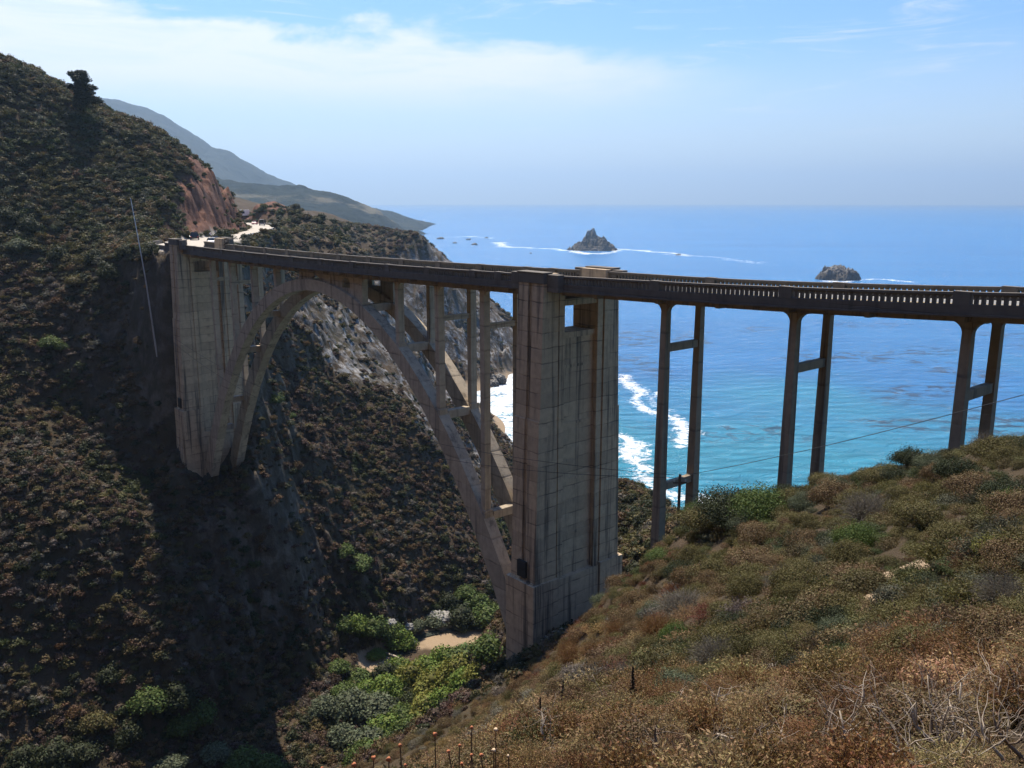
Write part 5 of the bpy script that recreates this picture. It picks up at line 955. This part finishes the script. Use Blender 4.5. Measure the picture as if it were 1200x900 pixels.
# ------------------------------------------------------------------ the road beyond the bridge: barrier, sign, parked cars
def road_side(off, y0, y1, step, side):
    out = []; acc = 0.0
    for a, b in zip(RP[:-1], RP[1:]):
        L = math.hypot(b[0]-a[0], b[1]-a[1]); nx, ny = (b[1]-a[1])/L, -(b[0]-a[0])/L; t = acc
        while t < L:
            f = t/L; hw = a[2]+f*(b[2]-a[2])+off; X, Y = a[0]+f*(b[0]-a[0])+side*nx*hw, a[1]+f*(b[1]-a[1])+side*ny*hw
            if y0 < Y < y1: out.append((X, Y))
            t += step
        acc = t-L
    return out
ps = road_side(-.9, 206, 352, 3.8, 1); e = empty('guard_rail', (ps[0][0], ps[0][1], ROADZ)); tag(e, 'long low metal guard rail along the outer edge of the curving road', 'guard rail'); o0 = Vector((ps[0][0], ps[0][1], ROADZ))
for X, Y in ps:
    q = MB(); X -= o0.x; Y -= o0.y; q.box(X-.09, X+.09, Y-.09, Y+.09, -.3, .82); q.build('post', M['wood_pole'], e)
q = MB()
for (xa_, ya_), (xb_, yb_) in zip(ps[:-1], ps[1:]):
    a = Vector((xa_-.12, ya_, ROADZ))-o0; b = Vector((xb_-.12, yb_, ROADZ))-o0
    q.hexa([a+Vector((-.03, 0, .48)), a+Vector((.03, 0, .48)), b+Vector((.03, 0, .48)), b+Vector((-.03, 0, .48)), a+Vector((-.03, 0, .8)), a+Vector((.03, 0, .8)), b+Vector((.03, 0, .8)), b+Vector((-.03, 0, .8))])
q.build('rail', M['steel'], e)
# low concrete parapet wall curving off the bridge end, with marker posts
q = MB(); arc = road_side(-.4, 160, 186, 1.6, -1)
for (xa_, ya_), (xb_, yb_) in zip(arc[:-1], arc[1:]):
    q.hexa([(xa_-.2, ya_, ROADZ-3.5), (xa_+.2, ya_, ROADZ-3.5), (xb_+.2, yb_, ROADZ-3.5), (xb_-.2, yb_, ROADZ-3.5), (xa_-.2, ya_, ROADZ+.75), (xa_+.2, ya_, ROADZ+.75), (xb_+.2, yb_, ROADZ+.75), (xb_-.2, yb_, ROADZ+.75)])
tag(q.build('parapet_wall', M['conc_rail']), 'low concrete parapet wall at the roadside just past the far bridge end', 'wall')
def car(name, x, y, heading, paint, label, L=4.5, Wd=1.8, Hh=1.45, kind='car'):
    e = empty(name, (x, y, ROADZ+.03), heading); tag(e, label, 'van' if kind == 'van' else 'car', None); b = MB(); h = Hh; w = Wd/2
    low = [(-L/2, .32), (-L/2, .75), (-L/2+.12, .92), (L/2-1.2, .95), (L/2-.1, .78), (L/2, .62), (L/2, .3)]
    b.prism(low, 1, -w, w); b.build('body', M[paint], e, bevel=.05)
    if kind == 'van': cab = [(-L/2+.03, .9), (-L/2+.08, h), (L/2-1.5, h), (L/2-.75, .93)]
    elif kind == 'suv': cab = [(-L/2+.08, .9), (-L/2+.3, h), (L/2-1.9, h), (L/2-1.15, .93)]
    else: cab = [(-L/2+.35, .9), (-L/2+1.0, h-.02), (L/2-2.1, h), (L/2-1.2, .93)]
    g = MB(); k = len(g.v); n = len(cab)
    for s_, in ((-1,), (1,)): g.v += [(p[0], s_*(w-.06 if p[1] < 1 else w-.24), p[1]) for p in cab]
    g.f += [tuple(range(n))[::-1], tuple(range(n, 2*n))]+[(i, (i+1) % n, n+(i+1) % n, n+i) for i in range(n)]
    g.build('cabin_glass', M['car_glass'], e)
    r = MB(); xs = [p[0] for p in cab if p[1] > 1]; r.box(min(xs)-.03, max(xs)+.03, -w+.22, w-.22, h-.04, h+.03); r.build('roof', M[paint], e, bevel=.02)
    for xx in (-L/2+.85, L/2-.85):
        for s_ in (-1, 1):
            t = MB(); t.tube([(xx, s_*(w-.2), .33), (xx, s_*(w+.01), .33)], .33, 16); ty = t.build('wheel', M['tyre'], e)
            t = MB(); t.tube([(xx, s_*(w-.05), .33), (xx, s_*(w+.025), .33)], .19, 12); t.build('rim', M['rim'], ty)
    for s_ in (-1, 1):
        t = MB(); t.box(L/2-.1, L/2+.012, s_*w*.72-.17, s_*w*.72+.17, .6, .76); t.build('headlight', M['lamp_clear'], e)
        t = MB(); t.box(-L/2-.012, -L/2+.1, s_*w*.76-.14, s_*w*.76+.14, .62, .85); t.build('tail_light', M['lamp_red'], e)
for name, x, y, hd, paint, lab, kind, L in [('parked_suv', -73.6, 203, 1.9, 'paint_black', 'black suv on the pale turnout just past the bridge', 'suv', 4.6), ('parked_car', -78.4, 222, 2.6, 'paint_white', 'white car parked against the red cut on the turnout', 'car', 4.4), ('parked_car', -82.6, 248, 2.3, 'paint_red', 'glare-tinted red car parked farther along under the red cut', 'car', 4.3), ('parked_car', -61.5, 179, 2.0, 'paint_white', 'white car leaving the bridge beside the dark blue one', 'car', 4.5), ('parked_car', -63.2, 186, 2.0, 'paint_blue', 'dark blue car just behind the white one at the bridge end', 'car', 4.5), ('distant_car', -99.0, 338, 1.7, 'paint_red', 'small reddish car at the far bend of the road', 'car', 4.4), ('distant_van', -92.8, 326, 1.8, 'paint_grey', 'grey van on the road near the outer guard rail', 'van', 5.2)]:
    car(name, x, y, hd, paint, lab, L, 1.95 if kind != 'car' else 1.8, dict(car=1.45, suv=1.75, van=2.1)[kind], kind)
sx0, sy0 = (-88.1, 312)
e = empty('road_sign', (sx0, sy0, ROADZ)); tag(e, 'dark back of a road sign on a post beside the guard rail', 'sign')
q = MB(); q.tube([(0, 0, -.2), (0, 0, 2.3)], .05, 6); q.build('post', M['steel'], e); q = MB(); q.box(-.75, .75, -.04, .02, 1.2, 2.4); q.build('sign_panel', M['sign_and_shade_black'], e)
bx0, by0 = (-120.6, 392)
e = empty('roadside_trailer', (bx0, by0, gz(bx0, by0)), .35); tag(e, 'white box trailer parked where the road bends behind the red cut', 'trailer')
q = MB(); q.box(-3.4, 3.4, -1.25, 1.25, .7, 3.2); q.build('body', M['paint_white'], e, bevel=.06); q = MB(); q.box(-1.6, 1.4, -1.28, -1.24, 1.6, 2.5); q.build('window', M['car_glass'], e)
for xx in (-1.2, 0.2):
    for s_ in (-1, 1):
        t = MB(); t.tube([(xx, s_*1.0, .4), (xx, s_*1.22, .4)], .4, 14); t.build('wheel', M['tyre'], e)
for X, Y in [(-69.2, 176), (-70.3, 182), (-71.0, 188)]:
    q = MB(); q.box(-.07, .07, -.07, .07, -.2, 1.0); o = q.build('marker_post', M['paint_white']); o.location = (X, Y, ROADZ); tag(o, 'short white marker post at the edge of the pale turnout', 'post', 'white marker posts at the turnout')
